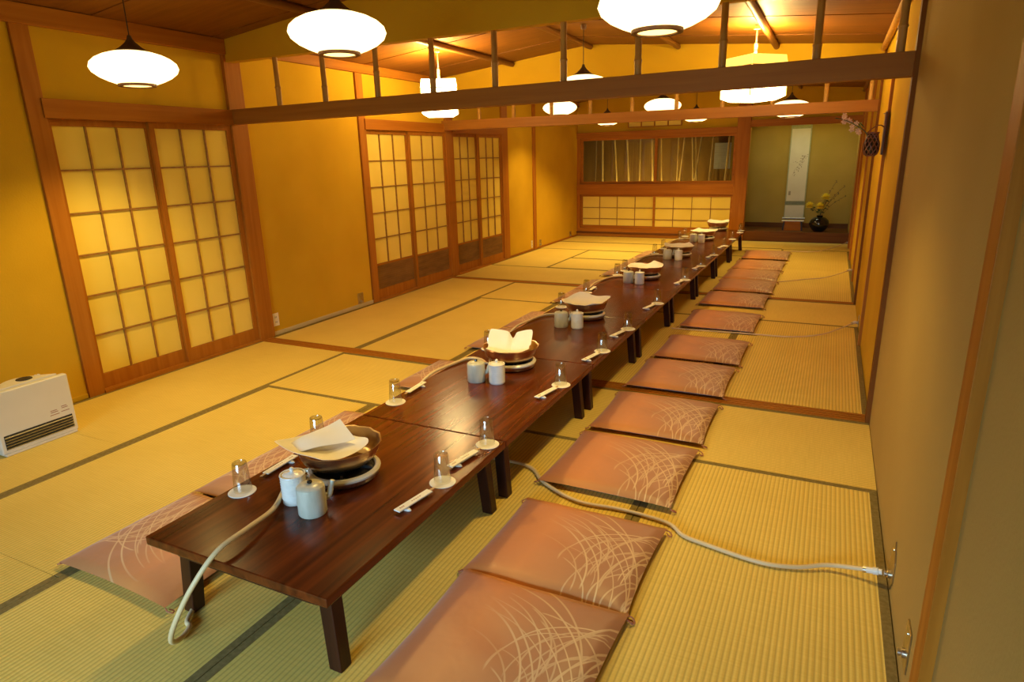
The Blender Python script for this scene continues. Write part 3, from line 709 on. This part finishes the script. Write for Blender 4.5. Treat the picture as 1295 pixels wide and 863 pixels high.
def paper(kind, seed):
    """a sheet lying in the pan: sinks below the rim in front, folds or corners stand up over it"""
    n = 24; mb = MB(); vs = []; fs = []
    for i in range(n+1):
        for j in range(n+1):
            u = -1+2*i/n; v = -1+2*j/n
            # squircle sheet that fits inside the rim
            k = 1/max(1.0, (abs(u)**4+abs(v)**4)**.25)
            if kind == 1: k = 1/max(1.0, (abs(u)**12+abs(v)**12)**(1/12)) * (.80 if v < 0 else .86)
            x, y = u*.142*k, v*.142*k
            if kind == 0: x = x*.86-.024; y = y*.86-.020
            rr = math.hypot(x, y)
            z = .050 + .022*(rr/.15)**2 + .0025*math.sin(6*u+seed)*math.sin(5*v)
            if kind == 0:      # left end spills over the rim
                t = max(0, -(u*.73+v*.68)-.2); z += t*.030; x -= t*.034; y -= t*.030
            elif kind == 1:    # wings standing up at the back with a crease in the middle
                t = max(0, v+.3); z += t*.055*(1-.55*math.exp(-(u/.12)**2)); y -= t*.035
                z += .008*abs(u); x *= 1+.12*max(0, -u)
            elif kind == 2:    # smooth sheet bulging up over the back rim
                z += .016*max(0, v+.2) + .014*u*u; x *= 1.12; y *= 1.05
            elif kind == 3:    # corner raised to a point at the right
                z += .070*max(0, 1-math.hypot(u-.45, v-.25)/.7); x *= 1.18
            else:
                z += .012*u*u + .010*max(0, v) + .004*math.cos(4*u); x *= 1.15; y *= 1.05
            rr = math.hypot(x, y)
            if rr > .152: z = max(z, .0785)
            elif rr > .13: z = max(z, .055+(rr-.13)*1.0)
            vs.append((x, y, z))
    for i in range(n):
        for j in range(n): a = i*(n+1)+j; fs.append((a, a+n+1, a+n+2, a+1))
    m2 = len(vs)
    vs += [(x, y, z-.0012) for x, y, z in vs]; fs += [tuple(k+m2 for k in f)[::-1] for f in fs]
    rim = [i*(n+1) for i in range(n+1)] + [n*(n+1)+j for j in range(1, n+1)] + [i*(n+1)+n for i in range(n-1, -1, -1)] + [j for j in range(n-1, 0, -1)]
    fs += [(rim[k], rim[(k+1) % len(rim)], rim[(k+1) % len(rim)]+m2, rim[k]+m2) for k in range(len(rim))]
    mb.add(vs, fs)
    if kind == 0: flap(mb)
    return mb
bu, pa = make_burner(), make_pan()
BP = [(-1.915,1.825),(-1.90,3.29),(-1.89,4.56),(-1.88,6.26),(-1.87,7.76),(-1.865,9.36),(-1.865,10.58)]
PN = [(0,'folded sheet of white paper leaning out of the nearest pan'),(1,'white paper with two raised wings in the second pan'),(2,'smooth sheet of white paper covering the third pan'),(3,'white paper raised to a point in the fourth pan'),(4,'sheet of white paper spread over the fifth pan'),(4,'sheet of white paper spread over the sixth pan'),(2,'sheet of white paper over the farthest pan')]
for i, (x, y) in enumerate(BP):
    n = ORD[i] if i < 6 else 'farthest'
    put(bu, 'b', (x, y, H), 'round cream-rimmed gas burner under a pan, %s on the tables' % n, .0, 'gas burners on the tables')
    put(pa, 'p', (x-(.035 if i == 0 else .01), y+(.02 if i == 0 else 0), H+.0525), 'hammered brassy hot pot pan on its burner, %s on the tables' % n, 0, 'pans on the burners')
    k, lab = PN[i]
    o = paper(k, i).build('paper_sheet', M['sheet'], None, (x-(.035 if i == 0 else .01), y+(.02 if i == 0 else 0), H+.0525), smooth=True, rot=(0,0,[0,.25,-.25,.1,.4,-.3,0][i]))
    tag(o, lab, 'paper', 'paper sheets in the pans')

# gas hoses
def hose(pts, label, r=.0085, conn=None):
    t = thing('gas_hose', label, 'hose', pts[0], 0, 'gas hoses of the burners')
    P = [Vector(p)-Vector(pts[0]) for p in pts]
    MB().tube(smooth_path(P, 8), r, 10).build('hose_tube', M['hose'], t, smooth=True)
    if conn:
        d = (P[-1]-P[-2]).normalized(); a = P[-1]-d*.02
        MB().tube([a-d*.02, a, a+d*.001, a+d*.018, a+d*.019, a+d*.03], [.011,.011,.013,.013,.010,.010], 12).build('hose_connector', M['white'], t, smooth=True)
        MB().tube([a-d*.03, a-d*.02], [.0115,.0118], 12).build('hose_clamp', M['steel'], t, smooth=True)
    return t
hose([(-2.05,1.79,.328),(-2.085,1.72,.330),(-2.03,1.62,.326),(-1.96,1.50,.330),(-1.925,1.36,.345),(-1.92,1.235,.338),(-1.955,1.155,.25),(-2.01,1.115,.13),(-2.055,1.12,.045),(-2.075,1.16,.012),(-2.10,1.215,.010),(-2.135,1.235,.010),(-2.20,1.33,.010),(-2.29,1.42,.008),(-2.42,1.6,.006),(-2.45,2.1,.006),(-2.35,2.55,.008),(-2.0,2.70,.010),(-1.68,2.72,.012),(-1.52,2.70,.012),(-1.40,2.585,.012),(-1.2,2.49,.011),(-1.0,2.50,.010),(-.80,2.475,.010),(-.72,2.41,.010),(-.64,2.385,.010),(-.43,2.345,.010),(-.30,2.365,.012),(-.20,2.41,.02),(-.10,2.41,.035),(-.035,2.395,.05)],
     'beige gas hose draped over the near table end and running to the right wall', conn=True)
hose([(-2.05,3.24,.328),(-2.12,3.30,.325),(-2.20,3.30,.323),(-2.235,3.18,.322),(-2.272,2.98,.312),(-2.30,2.86,.24),(-2.33,2.82,.12),(-2.335,2.95,.06),(-2.30,3.2,.014),(-2.31,3.36,.012),(-2.5,3.42,.011),(-3.2,3.9,.011),(-3.6,4.3,.012),(-4.2,4.9,.012),(-4.55,5.2,.03),(-4.67,5.30,.07)][:8]
     , 'beige gas hose from the second burner over the left table edge')
for i, (bx, by) in enumerate(BP[2:6]):
    y = by
    hose([(bx-.15,y-.05,.328),(-2.12,y-.02,.325),(-2.21,y-.10,.323),(-2.245,y-.28,.322),(-2.272,y-.46,.312),(-2.30,y-.56,.24),(-2.325,y-.60,.12),(-2.32,y-.52,.065)],
         'beige gas hose from the %s burner over the left table edge' % ORD[i+2])
hose([(-1.47,5.585,.012),(-1.2,5.60,.011),(-.95,5.625,.010),(-.75,5.635,.010),(-.51,5.655,.010),(-.30,5.79,.012),(-.16,6.0,.02),(-.03,6.2,.045)], 'thin beige hose crossing the tatami in the middle room to the right wall', r=.006, conn=True)
hose([(-1.45,8.02,.012),(-1.1,8.00,.010),(-.79,8.10,.010),(-.49,8.38,.010),(-.32,8.49,.014),(-.15,8.74,.03),(-.03,8.9,.06)], 'thin beige hose crossing the tatami in the far room to the right wall', r=.006, conn=True)
hose([(-1.45,10.62,.012),(-1.1,10.66,.010),(-.77,10.70,.010),(-.47,10.74,.012),(-.26,11.02,.03),(-.03,11.4,.08)], 'thin hose to the right wall close in front of the alcove', r=.006, conn=True)

# ------------------------------------------------------------------ wall plates
def plate(loc, h, wd, label, side=1, kind='gas', ang=0):
    t = thing('wall_outlet', label, 'wall outlet', loc, 0 if side > 0 else PI, 'outlet plates near the floor')
    pr = [(-wd/2,-h/2),(wd/2,-h/2),(wd/2,h/2),(-wd/2,h/2)] if kind != 'diamond' else [(0,-h/2),(wd/2,-h*.2),(wd/2,h*.2),(0,h/2),(-wd/2,h*.2),(-wd/2,-h*.2)]
    MB().prism(pr, 0, .005, 'x').build('cover_plate', M['brass' if kind != 'socket' else 'cream'], t, bevel=.001, seg=1)
    if kind == 'socket':
        for dz in (-h*.2, h*.2):
            MB().box(.005,.0065,-.008,-.005,dz-.008,dz+.008).build('slot', M['black'], t); MB().box(.005,.0065,.005,.008,dz-.008,dz+.008).build('slot', M['black'], t)
    else:
        MB().lathe([(0,.004),(.014,.004),(.014,.014),(.010,.016),(.010,.024),(0,.024)], (0,0,-h*.18), 16, 'x').build('gas_tap', M['steel'], t, smooth=True)
        MB().lathe([(0,.005),(.004,.005),(.004,.008),(0,.008)], (0,0,h*.33), 8, 'x').build('screw', M['steel'], t)
    return t
plate((0, 2.36, .105), .19, .10, 'pointed brass gas outlet plate behind the white hose end, on the right wall', -1, 'diamond')
plate((0, 1.895, .145), .13, .075, 'small metal plate beside the nearest post of the right wall', -1)
plate((XL, 4.125+.05, .14), .115, .07, 'pale socket plate beside the corner post between the near and middle rooms', 1, 'socket')
plate((XL, 5.36, .085), .13, .09, 'brass gas outlet plate left of the second pair of paper doors', 1)
plate((XL, 10.13, .075), .12, .08, 'gas outlet plate just right of the thin post in the far left wall', 1)
plate((XL, 11.55, .06), .11, .08, 'dark outlet plate in the far left corner beside the back window', 1)
plate((XL, 9.80-.02, .10), .12, .05, 'narrow socket plate left of the thin post in the far left wall', 1, 'socket')
plate((0, 6.24, .05), .10, .06, 'small gas plate at the right wall where the middle hose ends', -1)
plate((0, 8.93, .07), .10, .06, 'small gas plate at the right wall where the far room hose ends', -1)

# ------------------------------------------------------------------ fan heater
ht = thing('fan_heater', 'cream gas fan heater with dark grille on the tatami by the left wall', 'heater', (-4.27, 1.905, 0))
hw = .198
MB().box(.05, .09, -hw, hw, .012, .355).build('front_panel', M['cream'], ht, bevel=.008, seg=3)
poly = [(-.11,.012),(.055,.012),(.055,.345),(-.02,.345),(-.08,.335),(-.11,.31)]
MB().prism(poly, -hw+.015, hw-.015, 'y').build('heater_body', M['cream'], ht, bevel=.006)
def halfdisc():
    mb = MB(); n = 24; lo = []
    pts = [(.05-.13*math.sin(PI*i/n), -.165+.33*i/n) for i in range(n+1)]
    mb.prism([(x, y) for x, y in pts], .335, .362, 'z'); return mb
halfdisc().build('top_hood', M['cream'], ht, bevel=.003)
MB().lathe([(0,.362),(.040,.362),(.038,.3655),(0,.3655)], (0,0,0), 24).build('control_dial', M['black'], ht, (-.015, .03, 0))
for y in (.09,.105): MB().box(-.03,-.012,y,y+.008,.362,.3645).build('button', M['white'], ht)
MB().box(.089,.091,-hw+.02,hw-.02,.035,.115).build('grille_recess', M['black'], ht)
for k in range(5): MB().hexa([(.090,-hw+.022,.041+k*.0155),(.097,-hw+.022,.038+k*.0155),(.097,hw-.022,.038+k*.0155),(.090,hw-.022,.041+k*.0155)], [(.090,-hw+.022,.0435+k*.0155),(.097,-hw+.022,.0405+k*.0155),(.097,hw-.022,.0405+k*.0155),(.090,hw-.022,.0435+k*.0155)]).build('grille_slat', M['steel'], ht)
mk = MB()
for (y, z, l) in ((.07,.165,.035),(.07,.155,.04),(.13,.175,.03),(.13,.165,.034),(.065,.14,.05),(.125,.145,.045)): mk.box(.090,.0906,y,y+l,z,z+.004)
mk.build('printed_mark', M['print'], ht)
MB().box(.0,.094,-hw+.01,hw-.01,0,.014).build('foot', M['cream'], ht, bevel=.003)

# ------------------------------------------------------------------ lamps
def bulb(par, loc, e, r=.04, kind='POINT'):
    l = bpy.data.lights.new('bulb', kind)
    if kind == 'SPOT': l.spot_size = math.radians(124); l.spot_blend = .7
    l.energy = e; l.color = BULB; l.shadow_soft_size = r
    o = bpy.data.objects.new('bulb', l); COL.objects.link(o); o.parent = par; o.location = loc; return o
def make_round(D=.48):
    t = thing('pendant_lamp', '', 'lamp', (0,0,0)); k = D/.48
    pr = [(.085,-.088),(.11,-.085),(.15,-.070),(.195,-.048),(.228,-.022),(.24,.004),(.232,.030),(.205,.054),(.165,.074),(.12,.088),(.085,.094)]
    MB().lathe([(r*k, z*k) for r, z in pr], n=40).build('lamp_shade', M['shade_round'], t, smooth=True)
    ring = MB().lathe([(.080*k,-.086*k),(.104*k,-.086*k),(.104*k,-.099*k),(.080*k,-.099*k),(.080*k,-.086*k)], n=36).build('bottom_ring', M['lampring'], t)
    MB().lathe([(0,-.091*k),(.079*k,-.091*k),(.079*k,-.094*k),(0,-.094*k)], n=30).build('diffuser', M['diffuser'], t)
    MB().lathe([(.092*k,.091*k),(.094*k,.097*k),(.060*k,.118*k),(.030*k,.145*k),(.016*k,.165*k),(.010*k,.185*k),(0,.187*k)], n=24).build('lamp_cap', M['cap'], t, smooth=True)
    return t
lamps = [((-3.99,2.72,2.03),.46,'round white paper lamp hanging before the nearest paper doors'),
         ((-2.517,2.745,2.076),.46,'round white paper lamp at the top, second from the left wall'),
         ((-1.002,2.841,2.043),.47,'largest round white paper lamp, cut by the top picture edge'),
         ((-2.40,5.86,2.075),.48,'round paper lamp mostly hidden behind the nearer crossbeam'),
         ((-4.045,9.409,2.165),.5,'round paper lamp in the far room, leftmost of the three bright ones'),
         ((-2.535,9.43,2.110),.5,'round paper lamp in the far room, middle of the three bright ones'),
         ((-.885,9.195,1.978),.5,'round paper lamp in the far room in front of the alcove'),
         ((-3.62,10.35,2.02),.44,'small low round lamp far back, above the left half of the back window'),
         ((-2.33,10.77,2.03),.44,'small low round lamp far back, above the right half of the back window')]
for (x, y, z), D, lab in lamps:
    t = make_round(D); t.location = (x, y, z); t['label'] = lab; t['group'] = 'round paper pendant lamps'
    zt = topz(x) - z
    MB().tube([(0,0,.18*D/.48),(0,0,zt-.012)], .0032, 6).build('cord', M['cord'], t)
    MB().lathe([(0,zt-.045),(.02,zt-.045),(.026,zt-.03),(.028,zt-.008),(0,zt-.004)], n=14).build('ceiling_rose', M['lampring'], t, smooth=True)
    bulb(t, (0,0,-.12), W_BULB_ROUND, .06, 'SPOT')   # light leaving the open bottom ring
def make_lantern(x, y, z, s, h, label, rz, top='shade_band'):
    t = thing('box_lantern', label, 'lamp', (x, y, z), rz, 'square paper lanterns')
    a = s/2; th = .004; hb = h*.26
    for k in range(4):
        an = k*PI/2
        MB().box(-a, a, a-th, a, -h/2, h/2-hb).build('paper_side', M['shade_box'], t, rot=(0,0,an))
        MB().hexa([(-a,a-th,h/2-hb),(a,a-th,h/2-hb),(a,a,h/2-hb),(-a,a,h/2-hb)], [(-a*.93,a*.93-th,h/2),(a*.93,a*.93-th,h/2),(a*.93,a*.93,h/2),(-a*.93,a*.93,h/2)]).build('upper_paper', M[top], t, rot=(0,0,an))
        MB().box(a-.006, a+.003, a-.006, a+.003, -h/2, h/2-hb).build('corner_strip', M['shade_band'], t, rot=(0,0,an))
        MB().box(-a, a, a-.002, a+.002, h/2-hb-.004, h/2-hb+.004).build('edge_strip', M['stick'], t, rot=(0,0,an))
    MB().hexa([(-a*.7,-a*.7,-h/2-.03),(a*.7,-a*.7,-h/2-.03),(a*.7,a*.7,-h/2-.03),(-a*.7,a*.7,-h/2-.03)], [(-a,-a,-h/2),(a,-a,-h/2),(a,a,-h/2),(-a,a,-h/2)]).build('bottom_paper', M['shade_box'], t)
    zt = topz(x)-z
    MB().tube([(0,0,h/2-.02),(0,0,h/2+.10)], .013, 10).build('stem', M['stick'], t, smooth=True)
    MB().tube([(0,0,h/2+.09),(0,0,zt-.01)], .006, 8).build('cord', M['stick'], t, smooth=True)
    MB().lathe([(0,zt-.03),(.025,zt-.03),(.025,zt-.004),(0,zt-.004)], n=14).build('ceiling_rose', M['stick'], t, smooth=True)
    MB().box(-a*.93, a*.93, -.006, .006, h/2-.02, h/2-.008).build('cross_bar', M['stick'], t)
    bulb(t, (0,0,h/2+.05), W_BULB_BOX, .05)
make_lantern(-.99, 6.05, 2.07, .36, .31, 'square white paper lantern with yellow top band, right of the middle room', math.radians(47))
make_lantern(-3.85, 5.78, 2.07, .345, .30, 'square white paper lantern hanging left in the middle room', math.radians(30), 'shade_box')

# ------------------------------------------------------------------ alcove contents
sc = thing('hanging_scroll', 'tall narrow hanging scroll with a faint ink branch in the alcove', 'scroll', (-.9, YB-.03, .32))
SW, SX, SZ = .165, 0, 1.62
def band(z0, z1, w, m, y=0): return MB().box(-w, w, y-.0015, y+.0015, z0, z1)
band(0, 1.72, SW, 'scroll_cloth').build('mount_cloth', M['scroll_cloth'], sc)
band(.30, 1.52, SW-.018, '', -.003).build('painting_paper', M['scroll'], sc)
band(.02, .225, SW-.012, '', -.003).build('lower_cloth', M['scroll'], sc)
band(.235, .29, SW-.003, '', -.004).build('cloth_band', M['scroll_band'], sc)
band(1.53, 1.60, SW-.003, '', -.004).build('cloth_band', M['scroll_cloth'], sc)
MB().tube([(-SW-.02,-.002,0),(SW+.02,-.002,0)], .014, 12).build('scroll_rod', M['ceramic'], sc, smooth=True)
mb = MB(); r = random.Random(5)
for (x, z, n) in ((.06,1.02,9),(.03,.93,8),(-.02,.86,6),(-.06,.98,5),(.10,1.06,6),(-.06,.76,4)):
    for k in range(n):
        a = r.uniform(0, 2*PI); px, pz = x+r.uniform(-.03,.03), z+r.uniform(-.03,.03); l = r.uniform(.008,.022)
        mb.prism([(px, pz),(px+l*math.cos(a+.4), pz+l*math.sin(a+.4)),(px+1.7*l*math.cos(a), pz+1.7*l*math.sin(a)),(px+l*math.cos(a-.4), pz+l*math.sin(a-.4))], -.0052, -.0046, 'y')
for p, q in (((.10,1.08),(.03,.93)),((.03,.93),(-.05,.84)),((-.05,.84),(-.08,.74)),((.03,.93),(.07,1.03))): mb.tube([(p[0],-.0049,p[1]),(q[0],-.0049,q[1])], .0016, 4)
mb.box(-.12,-.085,-.0052,-.0046,.40,.47)
p = mb.build('ink_branch', M['ink'], sc)
st = thing('display_stand', 'small dark stand with a pale top under the scroll', 'stand', (-.885, 12.28, .155))
MB().box(-.175,.175,-.08,.08,.155,.168).build('stand_top', M['cream'], st, bevel=.002)
MB().box(-.135,.135,-.055,-.045,.0,.155).build('stand_panel', M['post_x'], st)
for s in (-1, 1): MB().hexa([(s*.15-.012,-.065,0),(s*.15+.012,-.065,0),(s*.15+.012,.06,0),(s*.15-.012,.06,0)], [(s*.135-.012,-.065,.155),(s*.135+.012,-.065,.155),(s*.135+.012,.06,.155),(s*.135-.012,.06,.155)]).build('leg', M['black'], st)
VX, VY, VZ = -.47, 12.15, .155
vs = thing('flower_vase', 'round glossy black vase on the alcove floor', 'vase', (VX, VY, VZ))
MB().lathe([(0,0),(.07,0),(.105,.03),(.145,.085),(.157,.135),(.142,.19),(.10,.23),(.055,.247),(.045,.252),(.055,.268),(.050,.268),(.04,.25),(0,.245)], n=36).build('vase_body', M['glaze'], vs, smooth=True)
def mum(dx, dy, dz, s, label):
    t = thing('chrysanthemum', label, 'flower', (VX, VY, VZ+.23), 0, 'yellow chrysanthemums in the vase')
    mb = MB(); r = random.Random(int(dz*999))
    for ring in range(6):
        n = 15-ring*2; tilt = -.45+ring*.34
        for k in range(n):
            a = 2*PI*(k+ring*.37)/n; c, s_ = math.cos(a), math.sin(a); l = s*(1-abs(ring-1.5)*.06)
            up = math.sin(tilt)*l; out = math.cos(tilt)*l; wd = .019
            b0 = (dx+c*.006, dy+s_*.006, dz); tip = (dx+c*out, dy+s_*out, dz+up+.005)
            m1 = (dx+c*out*.65-s_*wd, dy+s_*out*.65+c*wd, dz+up*.75); m2 = (dx+c*out*.65+s_*wd, dy+s_*out*.65-c*wd, dz+up*.75); mc = (dx+c*out*.6, dy+s_*out*.6, dz+up*.55-.004)
            mb.add([b0, m1, tip, m2, mc], [(0,4,1),(1,4,2),(2,4,3),(3,4,0),(0,1,2,3)])
    mb.build('petals', M['yellow'], t)
    MB().tube(smooth_path([(0,0,0),(dx*.3,dy*.3,dz*.5),(dx,dy,dz)], 4), .004, 6).build('stem', M['leaf'], t)
    for k in range(5):
        f = .45+.12*k; a = k*2.1; px, py, pz = dx*f, dy*f, dz*f; l = .075
        MB().add([(px,py,pz),(px+l*.5*math.cos(a+.5),py+l*.5*math.sin(a+.5),pz+.01),(px+l*math.cos(a),py+l*math.sin(a),pz-.005),(px+l*.5*math.cos(a-.5),py+l*.5*math.sin(a-.5),pz+.01),(px+l*.5*math.cos(a),py+l*.5*math.sin(a),pz+.022)], [(0,1,4),(1,2,4),(2,3,4),(3,0,4),(0,3,2,1)]).build('leaf', M['leaf'], t)
mum(-.17,-.03,.20,.085,'yellow chrysanthemum leaning to the left of the vase'); mum(-.01,-.07,.19,.095,'yellow chrysanthemum in the middle, low over the vase'); mum(.06,0,.335,.09,'topmost yellow chrysanthemum in the vase')
br = thing('twig_spray', 'thin leafy twigs spreading right out of the black vase', 'branch', (VX, VY, VZ+.23))
for k, (x, z) in enumerate(((.33,.52),(.25,.40),(.20,.60),(.36,.36),(.12,.34))):
    mbp = smooth_path([(0,0,0),(x*.35,-.02,z*.5),(x*.7,.02*k,z*.8),(x,0,z)], 4)
    MB().tube(mbp, .0028, 5).build('twig', M['twig'], br)
    lm = MB()
    for j, p in enumerate(mbp[3:]):
        a = j*2.4; l = .028
        lm.add([p, p+Vector((l*.5*math.cos(a),.006,l*.5*math.sin(a)+.006)), p+Vector((l*math.cos(a),0,l*math.sin(a))), p+Vector((l*.5*math.cos(a),-.006,l*.5*math.sin(a)-.006))], [(0,1,2,3)])
    lm.build('leaves', M['leaf' if k % 2 else 'twig'], br)

# ------------------------------------------------------------------ hanging basket on the right wall
hb = thing('hanging_board', 'dark lacquered board hanging on the right wall behind the basket', 'board', (0, 5.58, 1.44))
MB().box(-.035, -.021, -.055, .055, 0, .29).build('board_panel', M['lampring'], hb, bevel=.003)
MB().tube([(-.028,0,.30),(-.028,0,.285),(-.045,0,.28)], .004, 6).build('hook', M['steel'], hb)
bk = thing('hanging_basket', 'dark openwork wicker basket vase hanging on the right wall board', 'basket', (-.10, 5.50, 1.435)); bk.scale = (.8, .8, .95)
prf = [(.030,0),(.052,.012),(.064,.045),(.063,.085),(.050,.125),(.043,.150),(.047,.165)]
MB().lathe([(r-.006, z+.004) for r, z in prf], n=24).build('liner_tube', M['glaze'], bk, smooth=True)
for s in (-1, 1):
    for k in range(10):
        pts = []
        for j in range(13):
            q = j/12*(len(prf)-1); i0 = min(int(q), len(prf)-2); f = q-i0
            r_ = prf[i0][0]*(1-f)+prf[i0+1][0]*f; z_ = prf[i0][1]*(1-f)+prf[i0+1][1]*f
            a = 2*PI*k/10 + s*q*.42; pts.append((r_*math.cos(a), r_*math.sin(a), z_))
        MB().tube(pts, .0045, 5).build('wicker_strand', M['wicker'], bk)
for z_, r_ in ((.165,.048),(.003,.036)): MB().lathe([(r_-.005,z_-.005),(r_+.005,z_-.005),(r_+.005,z_+.005),(r_-.005,z_+.005),(r_-.005,z_-.005)], n=24).build('rim', M['wicker'], bk, smooth=True)
MB().tube(smooth_path([(-.045,0,.165),(-.01,0,.195),(.03,0,.215),(.06,0,.215),(.085,.02,.20)], 5), .0045, 6).build('handle', M['wicker'], bk, smooth=True)
fl = thing('blossom_spray', 'spray of pale orchid-like blossoms leaning left from the wall basket', 'flowers', (-.13, 5.48, 1.60))
P1 = smooth_path([(.015,.02,-.08),(-.02,0,.0),(-.09,-.01,.05),(-.16,-.02,.085),(-.22,-.03,.10)], 6)
MB().tube(P1, .003, 6).build('stem', M['leaf'], fl)
r = random.Random(3)
for k in range(12):
    p = P1[9+k % 12] if 9+k % 12 < len(P1) else P1[-1]
    c = p + Vector((r.uniform(-.03,.03), r.uniform(-.03,.03), r.uniform(-.045,.03)))
    mb = MB()
    for j in range(5):
        a = 2*PI*j/5+k; l = .020; u = Vector((math.cos(a), .3*math.sin(a*2), math.sin(a))); n_ = Vector((-math.sin(a), .2, math.cos(a)))
        mb.add([c, c+u*l*.6+n_*.007, c+u*l, c+u*l*.6-n_*.007, c+u*l*.5+Vector((0,-.005,0))], [(0,1,4),(1,2,4),(2,3,4),(3,0,4),(0,3,2,1)])
    mb.tube([c, p], .0012, 4); mb.build('blossom', M['blossom'], fl)
for k in range(3):
    a = Vector((-.02-.02*k, -.01, .02)); b = a+Vector((-.05, .02*(k-1), .05+.015*k))
    MB().add([a, a+(b-a)*.5+Vector((.006,.006,0)), b, a+(b-a)*.5-Vector((.006,.006,0)), (a+b)/2+Vector((0,0,.006))], [(0,1,4),(1,2,4),(2,3,4),(3,0,4),(0,3,2,1)]).build('leaf', M['leaf'], fl)

# ------------------------------------------------------------------ garden behind the glass
gd = struct('wall_garden', M['garden'], MB().box(-5.2, -1.95, 13.3, 13.36, 0, 2.6), label='dark board fence behind the back window')
struct('trim_12', M['garden'], MB().box(-5.2, -1.95, 12.02, 13.3, -.1, .0))
r = random.Random(21)
bs = [(-4.38,-4.36,.02),(-4.22,-4.10,.017),(-3.97,-3.85,.018),(-3.68,-3.68,.012),(-4.5,-4.55,.012),(-3.5,-3.42,.02),(-3.0,-3.0,.012),(-2.85,-3.0,.018),(-2.72,-2.60,.018),(-2.52,-2.72,.016),(-2.30,-2.38,.018),(-2.05,-2.14,.018),(-3.3,-3.22,.014),(-2.62,-2.5,.012)]
for i, (xt, xb, rr) in enumerate(bs):
    yy = 12.35+r.uniform(0,.5); t = thing('bamboo_stalk', 'bare bamboo stalk behind the back window glass, %s from the left' % ['first','second','third','fourth','fifth','sixth','seventh','eighth','ninth','tenth','eleventh','twelfth','thirteenth','fourteenth'][sorted(b[0] for b in bs).index(xt)], 'bamboo', (xb, yy, 0), 0, 'bamboo stalks outside the window')
    pts = []; rs = []
    for k in range(7):
        for f, q in ((0,1),(.04,1.18),(.08,1)): pts.append(((xt-xb)*(k+f)/7*1.3, 0, (k+f)*.34)); rs.append(rr*q)
    MB().tube(pts, rs, 10).build('culm', M['bamboo_out'], t, smooth=True)
bn = thing('bluish_panel', 'pale bluish slatted panel behind the right end of the back window', 'panel', (-2.17, 13.2, 1.18))  # upright panel of pale bluish slats behind the glass
for k in range(14): MB().box(-.24, .20, 0, .012, k*.034, k*.034+.032).build('panel_slat', M['panel_blue'], bn)

for x in (-.25, .21): MB().box(x, x+.02, .012, .03, -1.18, .50).build('panel_post', M['garden'], bn)
gl_ = thing('added_garden_lamp', 'added lamp, unseen, low in the garden behind the back window', 'lamp', (-3.4, 12.25, 0))
MB().box(-.06,.06,-.06,.06,0,.10).build('added_lamp_base', M['garden'], gl_); MB().box(-.045,.045,-.045,.045,.10,.22).build('added_lamp_glow', M['diffuser'], gl_)
bulb(gl_, (0,0,.35), 75, .08)  # added warm light on the bamboo, hung above its made-up lamp
